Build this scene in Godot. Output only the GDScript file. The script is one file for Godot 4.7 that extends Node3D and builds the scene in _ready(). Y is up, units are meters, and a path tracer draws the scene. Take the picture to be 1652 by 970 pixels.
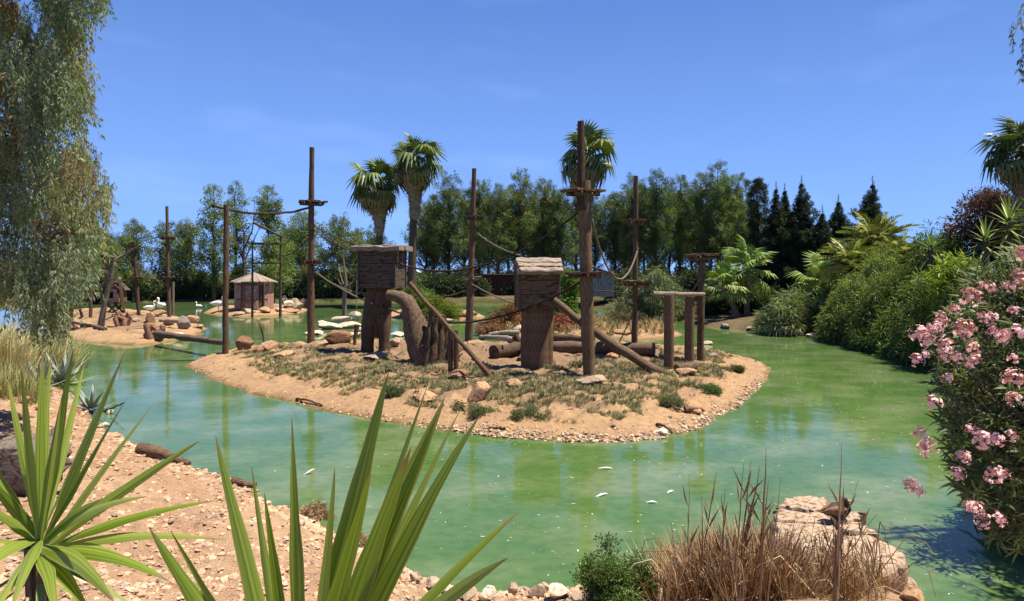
extends Node3D

# ---------------------------------------------------------------- survey: pixel of the photo + distance -> metres
const F := 1050.0
const EYE := 3.2
const HZ := 440.0

var R := RandomNumberGenerator.new()
var bump := FastNoiseLite.new()
var fine := FastNoiseLite.new()
var taken := {}
var M := {}          # materials
var K := {}          # shared meshes
var pond := PackedVector2Array()
var isles := []


class MB:
	var v := PackedVector3Array()
	var n := PackedVector3Array()
	var uv := PackedVector2Array()
	var c := PackedColorArray()
	var ix := PackedInt32Array()
	var tint := Color(1, 1, 1)

	func vert(p: Vector3, nn: Vector3, u := Vector2.ZERO) -> int:
		v.append(p); n.append(nn); uv.append(u); c.append(tint)
		return v.size() - 1

	func tri(a: int, b: int, d: int) -> void:
		if (v[b] - v[a]).cross(v[d] - v[a]).dot(n[a] + n[b] + n[d]) > 0.0:
			ix.append(a); ix.append(d); ix.append(b)
		else:
			ix.append(a); ix.append(b); ix.append(d)

	func quad(a: int, b: int, d: int, e: int) -> void:
		tri(a, b, d); tri(a, d, e)

	func face(pts: Array, u: Array = []) -> void:
		var nn: Vector3 = (pts[1] - pts[0]).cross(pts[2] - pts[0]).normalized()
		var first := v.size()
		for i in pts.size():
			vert(pts[i], nn, u[i] if u.size() else Vector2(pts[i].x + pts[i].z, pts[i].y))
		for i in range(1, pts.size() - 1):
			tri(first, first + i, first + i + 1)

	func out_face(pts: Array, away: Vector3) -> void:
		var nn: Vector3 = (pts[1] - pts[0]).cross(pts[2] - pts[0]).normalized()
		if nn.dot(away) < 0.0: nn = -nn
		var first := v.size()
		for i in pts.size():
			vert(pts[i], nn, Vector2(pts[i].x + pts[i].z, pts[i].y))
		for i in range(1, pts.size() - 1):
			tri(first, first + i, first + i + 1)

	# a swept round shape: points, radii, optional noise for lumps, flat = height/width of the section
	func tube(pts: Array, rad: Array, sides := 10, noise: FastNoiseLite = null, lump := 0.0, cap := true, flat := 1.0, fluted := 0.0) -> void:
		var up := Vector3.UP
		var rows := []
		var along := 0.0
		var d0: Vector3 = (pts[1] - pts[0]).normalized()
		var u: Vector3 = d0.cross(Vector3.FORWARD if absf(d0.z) < 0.9 else up).normalized()
		for i in pts.size():
			var t: Vector3 = (pts[mini(i + 1, pts.size() - 1)] - pts[maxi(i - 1, 0)]).normalized()
			u = (u - t * u.dot(t)).normalized()
			var w: Vector3 = t.cross(u)
			if i > 0: along += (pts[i] - pts[i - 1]).length()
			var row := []
			for k in sides + 1:
				var a := TAU * k / sides
				var dir: Vector3 = u * cos(a) + w * sin(a) * flat
				var r: float = rad[i]
				if noise:
					var q: Vector3 = pts[i] + (u * cos(TAU * (k % sides) / sides) + w * sin(TAU * (k % sides) / sides)) * r
					r *= 1.0 + lump * noise.get_noise_3d(q.x * 2.2, q.y * 0.9, q.z * 2.2)
				if fluted > 0.0: r *= 1.0 + fluted * sin(a * 5.0 + along * 0.6)
				row.append(vert(pts[i] + dir * r, (u * cos(a) + w * sin(a) / maxf(flat, 0.2)).normalized(), Vector2(a * rad[0], along)))
			rows.append(row)
		for i in range(rows.size() - 1):
			for k in sides:
				quad(rows[i][k], rows[i + 1][k], rows[i + 1][k + 1], rows[i][k + 1])
		if cap:
			for e in [0, rows.size() - 1]:
				var t2: Vector3 = (pts[0] - pts[1]).normalized() if e == 0 else (pts[e] - pts[e - 1]).normalized()
				var mid := vert(pts[e], t2, Vector2(0.3, 0.3))
				var ring := []
				for k in sides + 1:
					ring.append(vert(v[rows[e][k]], t2, Vector2(0.3 + 0.1 * cos(TAU * k / sides), 0.3 + 0.1 * sin(TAU * k / sides))))
				for k in sides:
					tri(mid, ring[k], ring[k + 1])

	# a rough-sawn plank along the x axis of xf, chamfered, its edges uneven
	func plank(xf: Transform3D, L: float, W: float, T: float, rng: RandomNumberGenerator, rough := 0.06, seg := 5) -> void:
		var ch := minf(W, T) * 0.16
		var prof := [Vector2(-W / 2 + ch, -T / 2), Vector2(W / 2 - ch, -T / 2), Vector2(W / 2, -T / 2 + ch), Vector2(W / 2, T / 2 - ch), Vector2(W / 2 - ch, T / 2), Vector2(-W / 2 + ch, T / 2), Vector2(-W / 2, T / 2 - ch), Vector2(-W / 2, -T / 2 + ch)]
		var secs := []
		var u0 := rng.randf() * 5.0
		for i in seg + 1:
			var x := L * (float(i) / seg - 0.5)
			if i == 0 or i == seg: x += rng.randf_range(-1, 1) * rough * W
			var jl := rng.randf_range(-1, 1) * rough * W
			var jr := rng.randf_range(-1, 1) * rough * W
			var jy := rng.randf_range(-1, 1) * rough * T
			var ring := []
			for q: Vector2 in prof:
				ring.append(xf * Vector3(x, q.y + jy, q.x + (jr if q.x > 0 else jl)))
			secs.append(ring)
		for i in seg:
			for k in 8:
				var a: Vector3 = secs[i][k]; var b: Vector3 = secs[i + 1][k]
				var d: Vector3 = secs[i + 1][(k + 1) % 8]; var e: Vector3 = secs[i][(k + 1) % 8]
				var mid: Vector3 = (secs[i][0] + secs[i][4]) / 2
				var nn: Vector3 = (b - a).cross(d - a).normalized()
				if nn.dot((a + e) / 2 - mid) < 0: nn = -nn
				var l0 := u0 + L * i / seg; var l1 := u0 + L * (i + 1) / seg
				var c0 := u0 + k * 0.13; var c1 := u0 + (k + 1) * 0.13
				quad(vert(a, nn, Vector2(c0, l0)), vert(b, nn, Vector2(c0, l1)), vert(d, nn, Vector2(c1, l1)), vert(e, nn, Vector2(c1, l0)))
		out_face(secs[0], secs[0][0] - secs[1][0])
		out_face(secs[seg], secs[seg][0] - secs[seg - 1][0])

	# a long leaf from base to tip: folded, bowed
	func blade(base: Vector3, tip: Vector3, side: Vector3, width: float, bow: Vector3, seg := 8, fold := 0.25, c0 := Color(1, 1, 1), c1 := Color(1, 1, 1), widest := 0.4) -> void:
		var rows := []
		for i in seg + 1:
			var t := float(i) / seg
			var p := base.lerp(tip, t) + bow * (4.0 * t * (1.0 - t))
			var p2 := base.lerp(tip, t + 0.01) + bow * (4.0 * (t + 0.01) * (0.99 - t))
			var tg := (p2 - p).normalized()
			var s := (side - tg * side.dot(tg)).normalized()
			var nn := tg.cross(s)
			var w := width * 0.5 * (lerpf(0.5, 1.0, smoothstep(0.0, widest, t)) if t < widest else pow(maxf(1.0 - (t - widest) / (1.0 - widest), 0.0), 0.75))
			w = maxf(w, 0.0006)
			var row := []
			for k in 5:
				var x := (k - 2) / 2.0
				var q := p + s * (w * x) + nn * (w * fold * absf(x))
				tint = c0.lerp(c1, [1.0, 0.15, 0.6, 0.0, 0.8][k] * 0.8 + 0.2 * t)
				row.append(vert(q, (nn - s * signf(x) * fold).normalized(), Vector2(x, t)))
			rows.append(row)
		for i in seg:
			for k in 4:
				quad(rows[i][k], rows[i][k + 1], rows[i + 1][k + 1], rows[i + 1][k])
		tint = Color(1, 1, 1)

	# a small leaf: two triangles folded along the midrib
	func leaf(p: Vector3, dir: Vector3, side: Vector3, l: float, w: float, droop := 0.15) -> void:
		var nn := dir.cross(side).normalized()
		var tip := p + dir * l - nn * l * droop
		var m := p + dir * (l * 0.45)
		var a := m + side * w * 0.5 + nn * w * 0.2
		var b := m - side * w * 0.5 + nn * w * 0.2
		face([p, a, tip]); face([p, tip, b])

	# a long striped yucca leaf with a dry tip
	func sword(base: Vector3, tip: Vector3, side: Vector3, width: float, bow: Vector3, c0: Color, c1: Color, seed_: int, seg := 18) -> void:
		var rows := []
		var up := (tip - base).normalized().cross(side).normalized()
		var dry := 0.02 + 0.05 * fposmod(seed_ * 0.37, 1.0)
		for i in seg + 1:
			var t := float(i) / seg
			var wv := side * width * 0.10 * sin(t * 5.0 + seed_) * t
			var p := base.lerp(tip, t) + bow * (4.0 * t * (1.0 - t)) + wv
			var tg := ((tip - base) + bow * 4.0 * (1.0 - 2.0 * t)).normalized()
			var s := (side.rotated(tg, 0.25 * sin(seed_ * 1.7 + t * 2.0)))
			s = (s - tg * s.dot(tg)).normalized()
			var nn := tg.cross(s)
			var w := width * 0.5 * (lerpf(0.42, 1.0, smoothstep(0.0, 0.42, t)) if t < 0.42 else pow(maxf(1.0 - (t - 0.42) / 0.58, 0.0), 0.7))
			w = maxf(w * (1.0 + 0.05 * sin(seed_ + t * 23.0)), 0.0007)
			var fold := 0.32 * (1.0 - 0.5 * t)
			var row := []
			for k in 9:
				var x := (k - 4) / 4.0
				var q := p + s * (w * x) + nn * (w * fold * absf(x))
				var st: float = [0.95, 0.25, 0.62, 0.10, 0.75, 0.0, 0.5, 0.2, 1.0][k]
				st = clampf(st + 0.25 * sin(seed_ * 2.3 + k * 2.1), 0.0, 1.0)
				tint = c0.lerp(c1, st * 0.85 + 0.15 * t)
				if absf(x) > 0.9: tint = tint.lerp(Color(0.34, 0.27, 0.12), 0.35)
				tint = tint.lerp(Color(0.30, 0.20, 0.10), smoothstep(1.0 - dry * 2.0, 1.0 - dry * 0.6, t))
				tint = tint.lerp(Color(0.45, 0.48, 0.24), smoothstep(0.22, 0.0, t) * 0.5)
				row.append(vert(q, (nn - s * signf(x) * fold).normalized(), Vector2(x, t)))
			rows.append(row)
		for i in seg:
			for k in 8:
				quad(rows[i][k], rows[i][k + 1], rows[i + 1][k + 1], rows[i + 1][k])
		tint = Color(1, 1, 1)

	func mesh() -> ArrayMesh:
		var arr := []
		arr.resize(Mesh.ARRAY_MAX)
		arr[Mesh.ARRAY_VERTEX] = v; arr[Mesh.ARRAY_NORMAL] = n; arr[Mesh.ARRAY_TEX_UV] = uv
		arr[Mesh.ARRAY_COLOR] = c; arr[Mesh.ARRAY_INDEX] = ix
		var m := ArrayMesh.new()
		m.add_surface_from_arrays(Mesh.PRIMITIVE_TRIANGLES, arr)
		return m


# ---------------------------------------------------------------- placing
func P(px: float, py: float, d: float) -> Vector3:
	return Vector3((px - 826.0) / F * d, EYE + (HZ - py) / F * d, -d)

func W(px: float, py: float, y := 0.0) -> Vector2:
	var d := F * (EYE - y) / (py - HZ)
	return Vector2((px - 826.0) / F * d, -d)

func poly(px: Array) -> PackedVector2Array:
	var o := PackedVector2Array()
	for q in px: o.append(W(q[0], q[1]))
	return o

func sd(p: Vector2, pg: PackedVector2Array) -> float:
	var best := 1e9
	var inside := false
	var b := pg[pg.size() - 1]
	for a in pg:
		var e := b - a
		var w := p - a
		best = minf(best, (w - e * clampf(w.dot(e) / e.length_squared(), 0, 1)).length_squared())
		if (a.y > p.y) != (b.y > p.y) and p.x < (b.x - a.x) * (p.y - a.y) / (b.y - a.y) + a.x: inside = not inside
		b = a
	return -sqrt(best) if inside else sqrt(best)

func land(x: float, z: float) -> float:
	var s := sd(Vector2(x, z), pond) + 0.25 * bump.get_noise_2d(x * 0.7, z * 0.7)
	if s < 0: return maxf(s * 0.6, -0.7)
	var near := smoothstep(-20.0, -11.0, z) * (1.0 - smoothstep(5.5, 9.0, x))
	var h := lerpf(0.55 * (1.0 - exp(-s / 1.6)) + 0.25 * smoothstep(4.0, 30.0, s), 1.9 * (1.0 - exp(-s / 4.0)), near)
	return h + minf(s, 1.0) * (0.13 * bump.get_noise_2d(x, z) + 0.05 * fine.get_noise_2d(x * 2.0, z * 2.0))

func isle(x: float, z: float, k: int) -> float:
	var q: Dictionary = isles[k]
	var s := -sd(Vector2(x, z), q.poly) + 0.18 * bump.get_noise_2d(x * 1.1, z * 1.1)
	if s < 0: return maxf(s * 0.6, -0.6)
	return q.h * (1.0 - exp(-s / q.ramp)) + q.h * 0.3 * smoothstep(1.0, 4.0, s) + minf(s, 1.0) * (0.15 * bump.get_noise_2d(x * 1.6, z * 1.6) + 0.05 * fine.get_noise_2d(x * 2.5, z * 2.5))

func height(x: float, z: float) -> float:
	var h := land(x, z)
	for k in isles.size():
		if isles[k].box.has_point(Vector2(x, z)): h = maxf(h, isle(x, z, k))
	return h

# where the line of sight through that pixel meets the ground (or the water)
func G(px: float, py: float, from := 1.6) -> Vector3:
	var d := from
	while d < 120.0:
		var p := P(px, py, d)
		if p.y <= maxf(height(p.x, p.z), 0.0):
			var lo := d / 1.012
			for i in 10:
				var mid := (lo + d) / 2
				var q := P(px, py, mid)
				if q.y <= maxf(height(q.x, q.z), 0.0): d = mid
				else: lo = mid
			break
		d *= 1.012
	var r := P(px, py, d)
	r.y = maxf(height(r.x, r.z), 0.0)
	return r


# ---------------------------------------------------------------- nodes
func numbered(called: String) -> String:
	var k: int = taken.get(called, 0)
	taken[called] = k + 1
	return called if k == 0 else "%s_%03d" % [called, k]

func tag(o: Node, label: String, category: String, group := "") -> void:
	o.set_meta("label", label); o.set_meta("category", category)
	if group != "": o.set_meta("group", group)

func thing(called: String, label: String, category: String, at: Vector3, group := "") -> Node3D:
	var o := Node3D.new()
	o.name = numbered(called)
	add_child(o)
	o.position = at
	tag(o, label, category, group)
	return o

func origin(o: Node) -> Vector3:
	var p := Vector3.ZERO
	while o != self and o is Node3D:
		p += (o as Node3D).position
		o = o.get_parent()
	return p

# commits mesh data given in world metres as one named part
func part(mb: MB, called: String, m: Material, parent: Node = self, kind := "") -> MeshInstance3D:
	var o := MeshInstance3D.new()
	o.name = called if parent != self else numbered(called)
	if parent != self:
		var off := origin(parent)
		for i in mb.v.size(): mb.v[i] -= off
	o.mesh = mb.mesh()
	o.material_override = m
	parent.add_child(o, true)
	if kind != "": o.set_meta("kind", kind)
	return o

func piece(mesh: Mesh, called: String, m: Material, parent: Node, xf: Transform3D) -> MeshInstance3D:
	var o := MeshInstance3D.new()
	o.name = called if parent != self else numbered(called)
	o.mesh = mesh
	o.material_override = m
	parent.add_child(o, true)
	xf.origin -= origin(parent)
	o.transform = xf
	return o

func many(called: String, mesh: Mesh, m: Material, parent: Node, T: Array, C: Array, kind := "") -> MultiMeshInstance3D:
	var mm := MultiMesh.new()
	mm.transform_format = MultiMesh.TRANSFORM_3D
	mm.use_colors = true
	mm.mesh = mesh
	mm.instance_count = T.size()
	var off := origin(parent) if parent != self else Vector3.ZERO
	var b := PackedFloat32Array()
	b.resize(T.size() * 16)
	for i in T.size():
		var t: Transform3D = T[i]
		var c: Color = C[i]
		var k := i * 16
		b[k] = t.basis.x.x; b[k + 1] = t.basis.y.x; b[k + 2] = t.basis.z.x; b[k + 3] = t.origin.x - off.x
		b[k + 4] = t.basis.x.y; b[k + 5] = t.basis.y.y; b[k + 6] = t.basis.z.y; b[k + 7] = t.origin.y - off.y
		b[k + 8] = t.basis.x.z; b[k + 9] = t.basis.y.z; b[k + 10] = t.basis.z.z; b[k + 11] = t.origin.z - off.z
		b[k + 12] = c.r; b[k + 13] = c.g; b[k + 14] = c.b; b[k + 15] = 1.0
	mm.buffer = b
	var o := MultiMeshInstance3D.new()
	o.name = called if parent != self else numbered(called)
	o.multimesh = mm
	o.material_override = m
	parent.add_child(o, true)
	if kind != "": o.set_meta("kind", kind)
	return o

func rnd(a: float, b: float) -> float: return R.randf_range(a, b)
func ball() -> Vector3:
	while true:
		var p := Vector3(rnd(-1, 1), rnd(-1, 1), rnd(-1, 1))
		if p.length_squared() < 1.0: return p
	return Vector3.ZERO
func turned() -> Basis: return Basis.from_euler(Vector3(rnd(-0.5, 0.5), rnd(0, TAU), rnd(-0.5, 0.5)))
func yaw(s := 1.0) -> Basis: return Basis(Vector3.UP, rnd(0, TAU)).scaled(Vector3.ONE * s)
func vary(c: Color, by := 0.25) -> Color:
	var k := 1.0 + rnd(-by, by)
	return Color(c.r * k * (1.0 + rnd(-by, by) * 0.35), c.g * k, c.b * k * (1.0 + rnd(-by, by) * 0.35))


# ---------------------------------------------------------------- materials
func noise_tex(freq: float, stops: Array, size := 512, kind := FastNoiseLite.TYPE_SIMPLEX_SMOOTH, octaves := 4, normal := 0.0, sd_ := 1) -> NoiseTexture2D:
	var n := FastNoiseLite.new()
	n.noise_type = kind
	n.frequency = freq
	n.fractal_octaves = octaves
	n.seed = sd_
	var t := NoiseTexture2D.new()
	t.width = size; t.height = size
	t.seamless = true
	t.noise = n
	if normal > 0.0:
		t.as_normal_map = true
		t.bump_strength = normal
	elif stops.size():
		var g := Gradient.new()
		var off := PackedFloat32Array(); var col := PackedColorArray()
		for s in stops:
			off.append(s[0]); col.append(s[1])
		g.offsets = off; g.colors = col
		t.color_ramp = g
	return t

func lin(r: float, g: float, b: float) -> Color: return Color(r, g, b).linear_to_srgb()
func grey(v: float) -> Color: return Color(v, v, v)

func mat(color: Color, rough := 0.85, spec := 0.3) -> StandardMaterial3D:
	var m := StandardMaterial3D.new()
	m.albedo_color = color
	m.roughness = rough
	m.metallic_specular = spec
	return m

func leafy(back := 0.6, rough := 0.5, spec := 0.3) -> StandardMaterial3D:
	var m := mat(Color.WHITE, rough, spec)
	m.vertex_color_use_as_albedo = true
	m.cull_mode = BaseMaterial3D.CULL_DISABLED
	if back > 0.0:
		m.backlight_enabled = true
		m.backlight = Color(back * 0.95, back, back * 0.45)
	return m

func wood(color: Color, grain: Texture2D, su := 2.5, sv := 0.3, relief := 1.2) -> StandardMaterial3D:
	var m := mat(color, 0.85, 0.25)
	m.albedo_texture = grain
	m.uv1_scale = Vector3(su, sv, 1)
	m.heightmap_enabled = true
	m.heightmap_texture = grain
	m.heightmap_scale = relief
	return m

func materials() -> void:
	var grain := noise_tex(0.012, [[0.0, grey(0.35)], [0.35, grey(0.7)], [0.5, grey(0.95)], [0.62, grey(0.75)], [1.0, grey(1.0)]], 512, FastNoiseLite.TYPE_SIMPLEX_SMOOTH, 5)
	var bark := noise_tex(0.02, [[0.0, grey(0.4)], [0.4, grey(0.68)], [0.55, grey(0.95)], [1.0, grey(0.85)]], 512, FastNoiseLite.TYPE_SIMPLEX_SMOOTH, 6, 0.0, 5)
	M.pole = wood(lin(0.19, 0.115, 0.072), grain, 3.0, 0.25)
	M.pole_dark = wood(lin(0.13, 0.076, 0.05), grain, 3.0, 0.25)
	M.post = wood(lin(0.26, 0.165, 0.095), bark, 7.0, 0.35, 1.2)
	M.board = wood(lin(0.22, 0.145, 0.085), grain, 3.0, 0.3)
	M.board_dark = wood(lin(0.14, 0.105, 0.078), grain, 3.0, 0.3)
	M.board_grey = wood(lin(0.42, 0.34, 0.27), grain, 4.0, 0.4)
	M.log = wood(lin(0.20, 0.135, 0.09), bark, 6.0, 0.5, 1.2)
	M.stump = wood(lin(0.15, 0.10, 0.065), bark, 6.0, 0.4, 1.6)
	M.trunk = wood(lin(0.13, 0.10, 0.075), bark, 1.5, 0.3, 2.5)
	M.trunk_pale = wood(lin(0.26, 0.21, 0.165), bark, 4.0, 0.5, 1.0)
	M.hut = wood(lin(0.52, 0.31, 0.25), grain, 3.0, 0.3)
	M.rope = wood(lin(0.30, 0.23, 0.16), noise_tex(0.05, [[0.0, grey(0.5)], [1.0, grey(1.0)]], 128), 8.0, 8.0, 0.3)
	M.rope_dark = wood(lin(0.07, 0.05, 0.04), grain, 8.0, 8.0, 0.3)
	M.paint = wood(lin(0.46, 0.42, 0.37), grain, 3.0, 0.3, 0.3)
	M.paint_white = wood(lin(0.72, 0.70, 0.66), grain, 3.0, 0.3, 0.2)
	M.brickred = wood(lin(0.12, 0.045, 0.035), grain, 3.0, 0.3, 0.3)
	# earth: coarse patches over a fine grit, both in metres of the ground itself
	var grit := noise_tex(0.06, [[0.0, grey(0.55)], [0.4, grey(0.85)], [0.6, grey(1.0)], [1.0, grey(0.8)]], 1024, FastNoiseLite.TYPE_SIMPLEX_SMOOTH, 6, 0.0, 9)
	var patch := noise_tex(0.008, [[0.0, Color(0.80, 0.77, 0.75)], [0.5, Color(1, 1, 1)], [1.0, Color(1.0, 0.95, 0.88)]], 512, FastNoiseLite.TYPE_SIMPLEX_SMOOTH, 5, 0.0, 12)
	var lumps := noise_tex(0.05, [[0.0, grey(0.0)], [1.0, grey(1.0)]], 1024, FastNoiseLite.TYPE_CELLULAR, 3, 0.0, 4)
	for e in [["earth", Color.WHITE, 1.1], ["earth_far", Color.WHITE, 0.35]]:
		var m := mat(e[1], 0.95, 0.15)
		m.vertex_color_use_as_albedo = true
		m.albedo_texture = grit
		m.uv1_triplanar = true
		m.uv1_world_triplanar = true
		m.uv1_scale = Vector3.ONE * e[2]
		m.heightmap_enabled = true
		m.heightmap_texture = lumps
		m.heightmap_scale = 2.5
		m.detail_enabled = true
		m.detail_albedo = patch
		m.detail_blend_mode = BaseMaterial3D.BLEND_MODE_MUL
		M[e[0]] = m
	var rocktex := noise_tex(0.02, [[0.0, Color(0.45, 0.36, 0.30)], [0.45, Color(0.95, 0.90, 0.84)], [0.6, Color(1, 1, 1)], [1.0, Color(0.88, 0.78, 0.68)]], 512, FastNoiseLite.TYPE_SIMPLEX_SMOOTH, 6, 0.0, 21)
	for e in [["rock", lin(0.42, 0.29, 0.19)], ["rock_pale", lin(0.62, 0.55, 0.46)], ["rock_dark", lin(0.24, 0.15, 0.10)], ["rock_grey", lin(0.30, 0.265, 0.24)], ["rock_slab", lin(0.37, 0.305, 0.24)], ["boulder", lin(0.15, 0.135, 0.12)]]:
		var m := mat(e[1], 0.92, 0.2)
		m.albedo_texture = rocktex
		m.uv1_triplanar = true
		m.uv1_world_triplanar = true
		m.uv1_scale = Vector3.ONE * 0.9
		m.heightmap_enabled = true
		m.heightmap_texture = rocktex
		m.heightmap_scale = 3.0
		M[e[0]] = m
	M.pebble = mat(Color.WHITE, 0.9, 0.2)
	M.pebble.vertex_color_use_as_albedo = true
	# algae-green water: a thin bright scum over dense green, smooth and mirror-like
	var w := mat(Color.WHITE, 0.07, 0.31)
	w.albedo_texture = noise_tex(0.006, [[0.0, lin(0.052, 0.112, 0.030)], [0.4, lin(0.072, 0.128, 0.039)], [0.52, lin(0.088, 0.141, 0.050)], [0.66, lin(0.106, 0.154, 0.066)], [1.0, lin(0.14, 0.178, 0.095)]], 1024, FastNoiseLite.TYPE_SIMPLEX_SMOOTH, 6, 0.0, 33)
	w.uv1_triplanar = true
	w.uv1_world_triplanar = true
	w.uv1_scale = Vector3(0.07, 0.07, 0.10)
	w.detail_enabled = true
	w.detail_albedo = noise_tex(0.05, [[0.0, Color(0.86, 0.90, 0.85)], [0.45, Color(0.96, 0.98, 0.95)], [0.62, Color(1, 1, 1)], [1.0, Color(1, 1, 1)]], 1024, FastNoiseLite.TYPE_SIMPLEX_SMOOTH, 6, 0.0, 51)
	w.detail_blend_mode = BaseMaterial3D.BLEND_MODE_MUL
	w.normal_enabled = true
	w.normal_texture = noise_tex(0.03, [], 512, FastNoiseLite.TYPE_SIMPLEX_SMOOTH, 3, 2.0, 40)
	w.normal_scale = 0.05
	M.water = w
	M.leaf = leafy(0.85)
	M.leaf_thin = leafy(0.9, 0.45)
	M.dry = leafy(0.35, 0.8, 0.15)
	M.yucca = leafy(0.95, 0.38, 0.4)
	M.petal_pink = leafy(0.5, 0.6, 0.2)
	M.petal_pink.albedo_color = Color(1.0, 0.985, 0.98)
	M.petal_pink.backlight_enabled = true
	M.petal_pink = leafy(0.5, 0.6, 0.2)
	M.petal_pink.albedo_color = Color(0.97, 0.80, 0.78)
	M.petal_pink.backlight = Color(0.35, 0.34, 0.33)
	M.feather = mat(lin(0.80, 0.78, 0.74), 0.8, 0.2)
	M.duck = mat(lin(0.05, 0.036, 0.03), 0.7, 0.3)
	M.bill = mat(lin(0.55, 0.32, 0.12), 0.6, 0.3)
	M.black = mat(lin(0.012, 0.01, 0.01), 0.9, 0.1)
	M.agave = leafy(0.0, 0.55, 0.3)


# ---------------------------------------------------------------- shared meshes
func spray(count: int, reach: float, l: float, w: float, hang := 0.0) -> ArrayMesh:
	var mb := MB.new()
	for i in count:
		var p := ball() * reach
		var dir := (p.normalized() * 0.8 + ball() + Vector3.DOWN * hang).normalized()
		var s := dir.cross(ball() + Vector3(0.01, 0, 0)).normalized()
		var k := rnd(0.7, 1.25)
		mb.leaf(p, dir, s, l * k, w * k)
	return mb.mesh()

func strand() -> ArrayMesh:          # a hanging eucalyptus twig with sickle leaves
	var mb := MB.new()
	var p := Vector3.ZERO
	var pts := []
	for i in 8:
		pts.append(p)
		p += Vector3(rnd(-0.025, 0.025), -0.085, rnd(-0.025, 0.025))
	mb.tint = Color(0.8, 0.5, 0.35)
	mb.tube(pts, [0.004, 0.004, 0.0035, 0.003, 0.003, 0.0025, 0.002, 0.0015], 4, null, 0.0, false)
	mb.tint = Color(1, 1, 1)
	for i in 22:
		var q: Vector3 = pts[R.randi_range(0, 7)]
		var a := rnd(0, TAU)
		var dir := (Vector3(cos(a), rnd(-2.4, -0.5), sin(a))).normalized()
		var s := dir.cross(ball() + Vector3(0.01, 0, 0)).normalized()
		var l := rnd(0.09, 0.16)
		var m := q + dir * l * 0.5
		var tip := q + (dir + Vector3.DOWN * 0.35 + s * 0.25).normalized() * l
		var v := rnd(0.75, 1.3)
		mb.tint = Color(v, v, v)
		mb.face([q, m + s * 0.011, tip]); mb.face([q, tip, m - s * 0.011])
	mb.tint = Color(1, 1, 1)
	return mb.mesh()

func tuft(count: int, h: float, spread: float, w: float) -> ArrayMesh:
	var mb := MB.new()
	for i in count:
		var a := rnd(0, TAU)
		var o := Vector3(cos(a), 0, sin(a))
		var base := o * rnd(0, spread * 0.35)
		var hh := h * rnd(0.55, 1.1)
		var tip := base + o * rnd(0.1, 1.0) * spread + Vector3.UP * hh
		var s := Vector3(-o.z, 0, o.x)
		var m := base.lerp(tip, 0.55) + Vector3.UP * hh * 0.15
		mb.face([base - s * w * 0.5, base + s * w * 0.5, m + s * w * 0.4])
		mb.face([base - s * w * 0.5, m + s * w * 0.4, m - s * w * 0.4])
		mb.face([m - s * w * 0.4, m + s * w * 0.4, tip])
	return mb.mesh()

func rock_mesh(sd_: int, flatness: float, cuts: int, n := 18) -> ArrayMesh:
	var r := RandomNumberGenerator.new()
	r.seed = sd_
	var planes := []
	for i in cuts:
		var d := Vector3(r.randf_range(-1, 1), r.randf_range(-0.8, 1), r.randf_range(-1, 1)).normalized()
		planes.append([d, r.randf_range(0.42, 0.8)])
	var rows := []
	var m := n * 2 / 3
	for j in m + 1:
		var row := []
		for i in n:
			var th := PI * j / m
			var ph := TAU * (i + 0.5 * (j % 2)) / n
			var p := Vector3(sin(th) * cos(ph), cos(th), sin(th) * sin(ph))
			p *= 1.0 + 0.35 * bump.get_noise_3d(p.x * 0.9 + sd_ * 7.0, p.y * 0.9, p.z * 0.9) + 0.22 * fine.get_noise_3d(p.x * 1.6, p.y * 1.6 + sd_, p.z * 1.6)
			for pl in planes:
				var over: float = p.dot(pl[0]) - pl[1]
				if over > 0: p -= pl[0] * over * 0.93
			row.append(p * Vector3(1, flatness, 1))
		rows.append(row)
	var mb := MB.new()
	for j in m:
		for i in n:
			var k := (i + 1) % n
			var a: Vector3 = rows[j][i]; var b: Vector3 = rows[j][k]; var c: Vector3 = rows[j + 1][k]; var d: Vector3 = rows[j + 1][i]
			if j > 0: mb.out_face([a, b, c] if j % 2 == 0 else [a, b, d], a)
			if j < m - 1: mb.out_face([a, c, d] if j % 2 == 0 else [b, c, d], c)
			if j == 0: pass
	return mb.mesh()

func fan_frond(stalk: float, rad: float, ribs: int, droop: float) -> ArrayMesh:   # grows along +z, upper face up
	var mb := MB.new()
	mb.tint = Color(0.9, 0.9, 0.7)
	mb.tube([Vector3.ZERO, Vector3(0, 0.03, stalk * 0.5), Vector3(0, 0, stalk)], [0.025, 0.018, 0.012], 4, null, 0.0, false)
	for i in ribs:
		var a := lerpf(-2.1, 2.1, float(i) / (ribs - 1))
		var l := rad * (1.0 - 0.22 * absf(a) / 2.1) * rnd(0.9, 1.08)
		var dir := Vector3(sin(a), 0.0, cos(a))
		var s := Vector3(cos(a), 0, -sin(a))
		var b := Vector3(0, 0, stalk)
		var m := b + dir * l * 0.6 + Vector3.UP * 0.05
		var w := l * 0.6 * 4.2 / ribs * 0.55
		var tip := b + dir * l + Vector3.DOWN * droop * l * rnd(0.6, 1.4)
		var v := rnd(0.8, 1.2)
		mb.tint = Color(v, v, v)
		mb.face([b, m + s * w + Vector3.DOWN * 0.03, m]); mb.face([b, m, m - s * w + Vector3.DOWN * 0.03])
		mb.face([m, m + s * w + Vector3.DOWN * 0.03, tip]); mb.face([m, tip, m - s * w + Vector3.DOWN * 0.03])
	mb.tint = Color(1, 1, 1)
	return mb.mesh()

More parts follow.
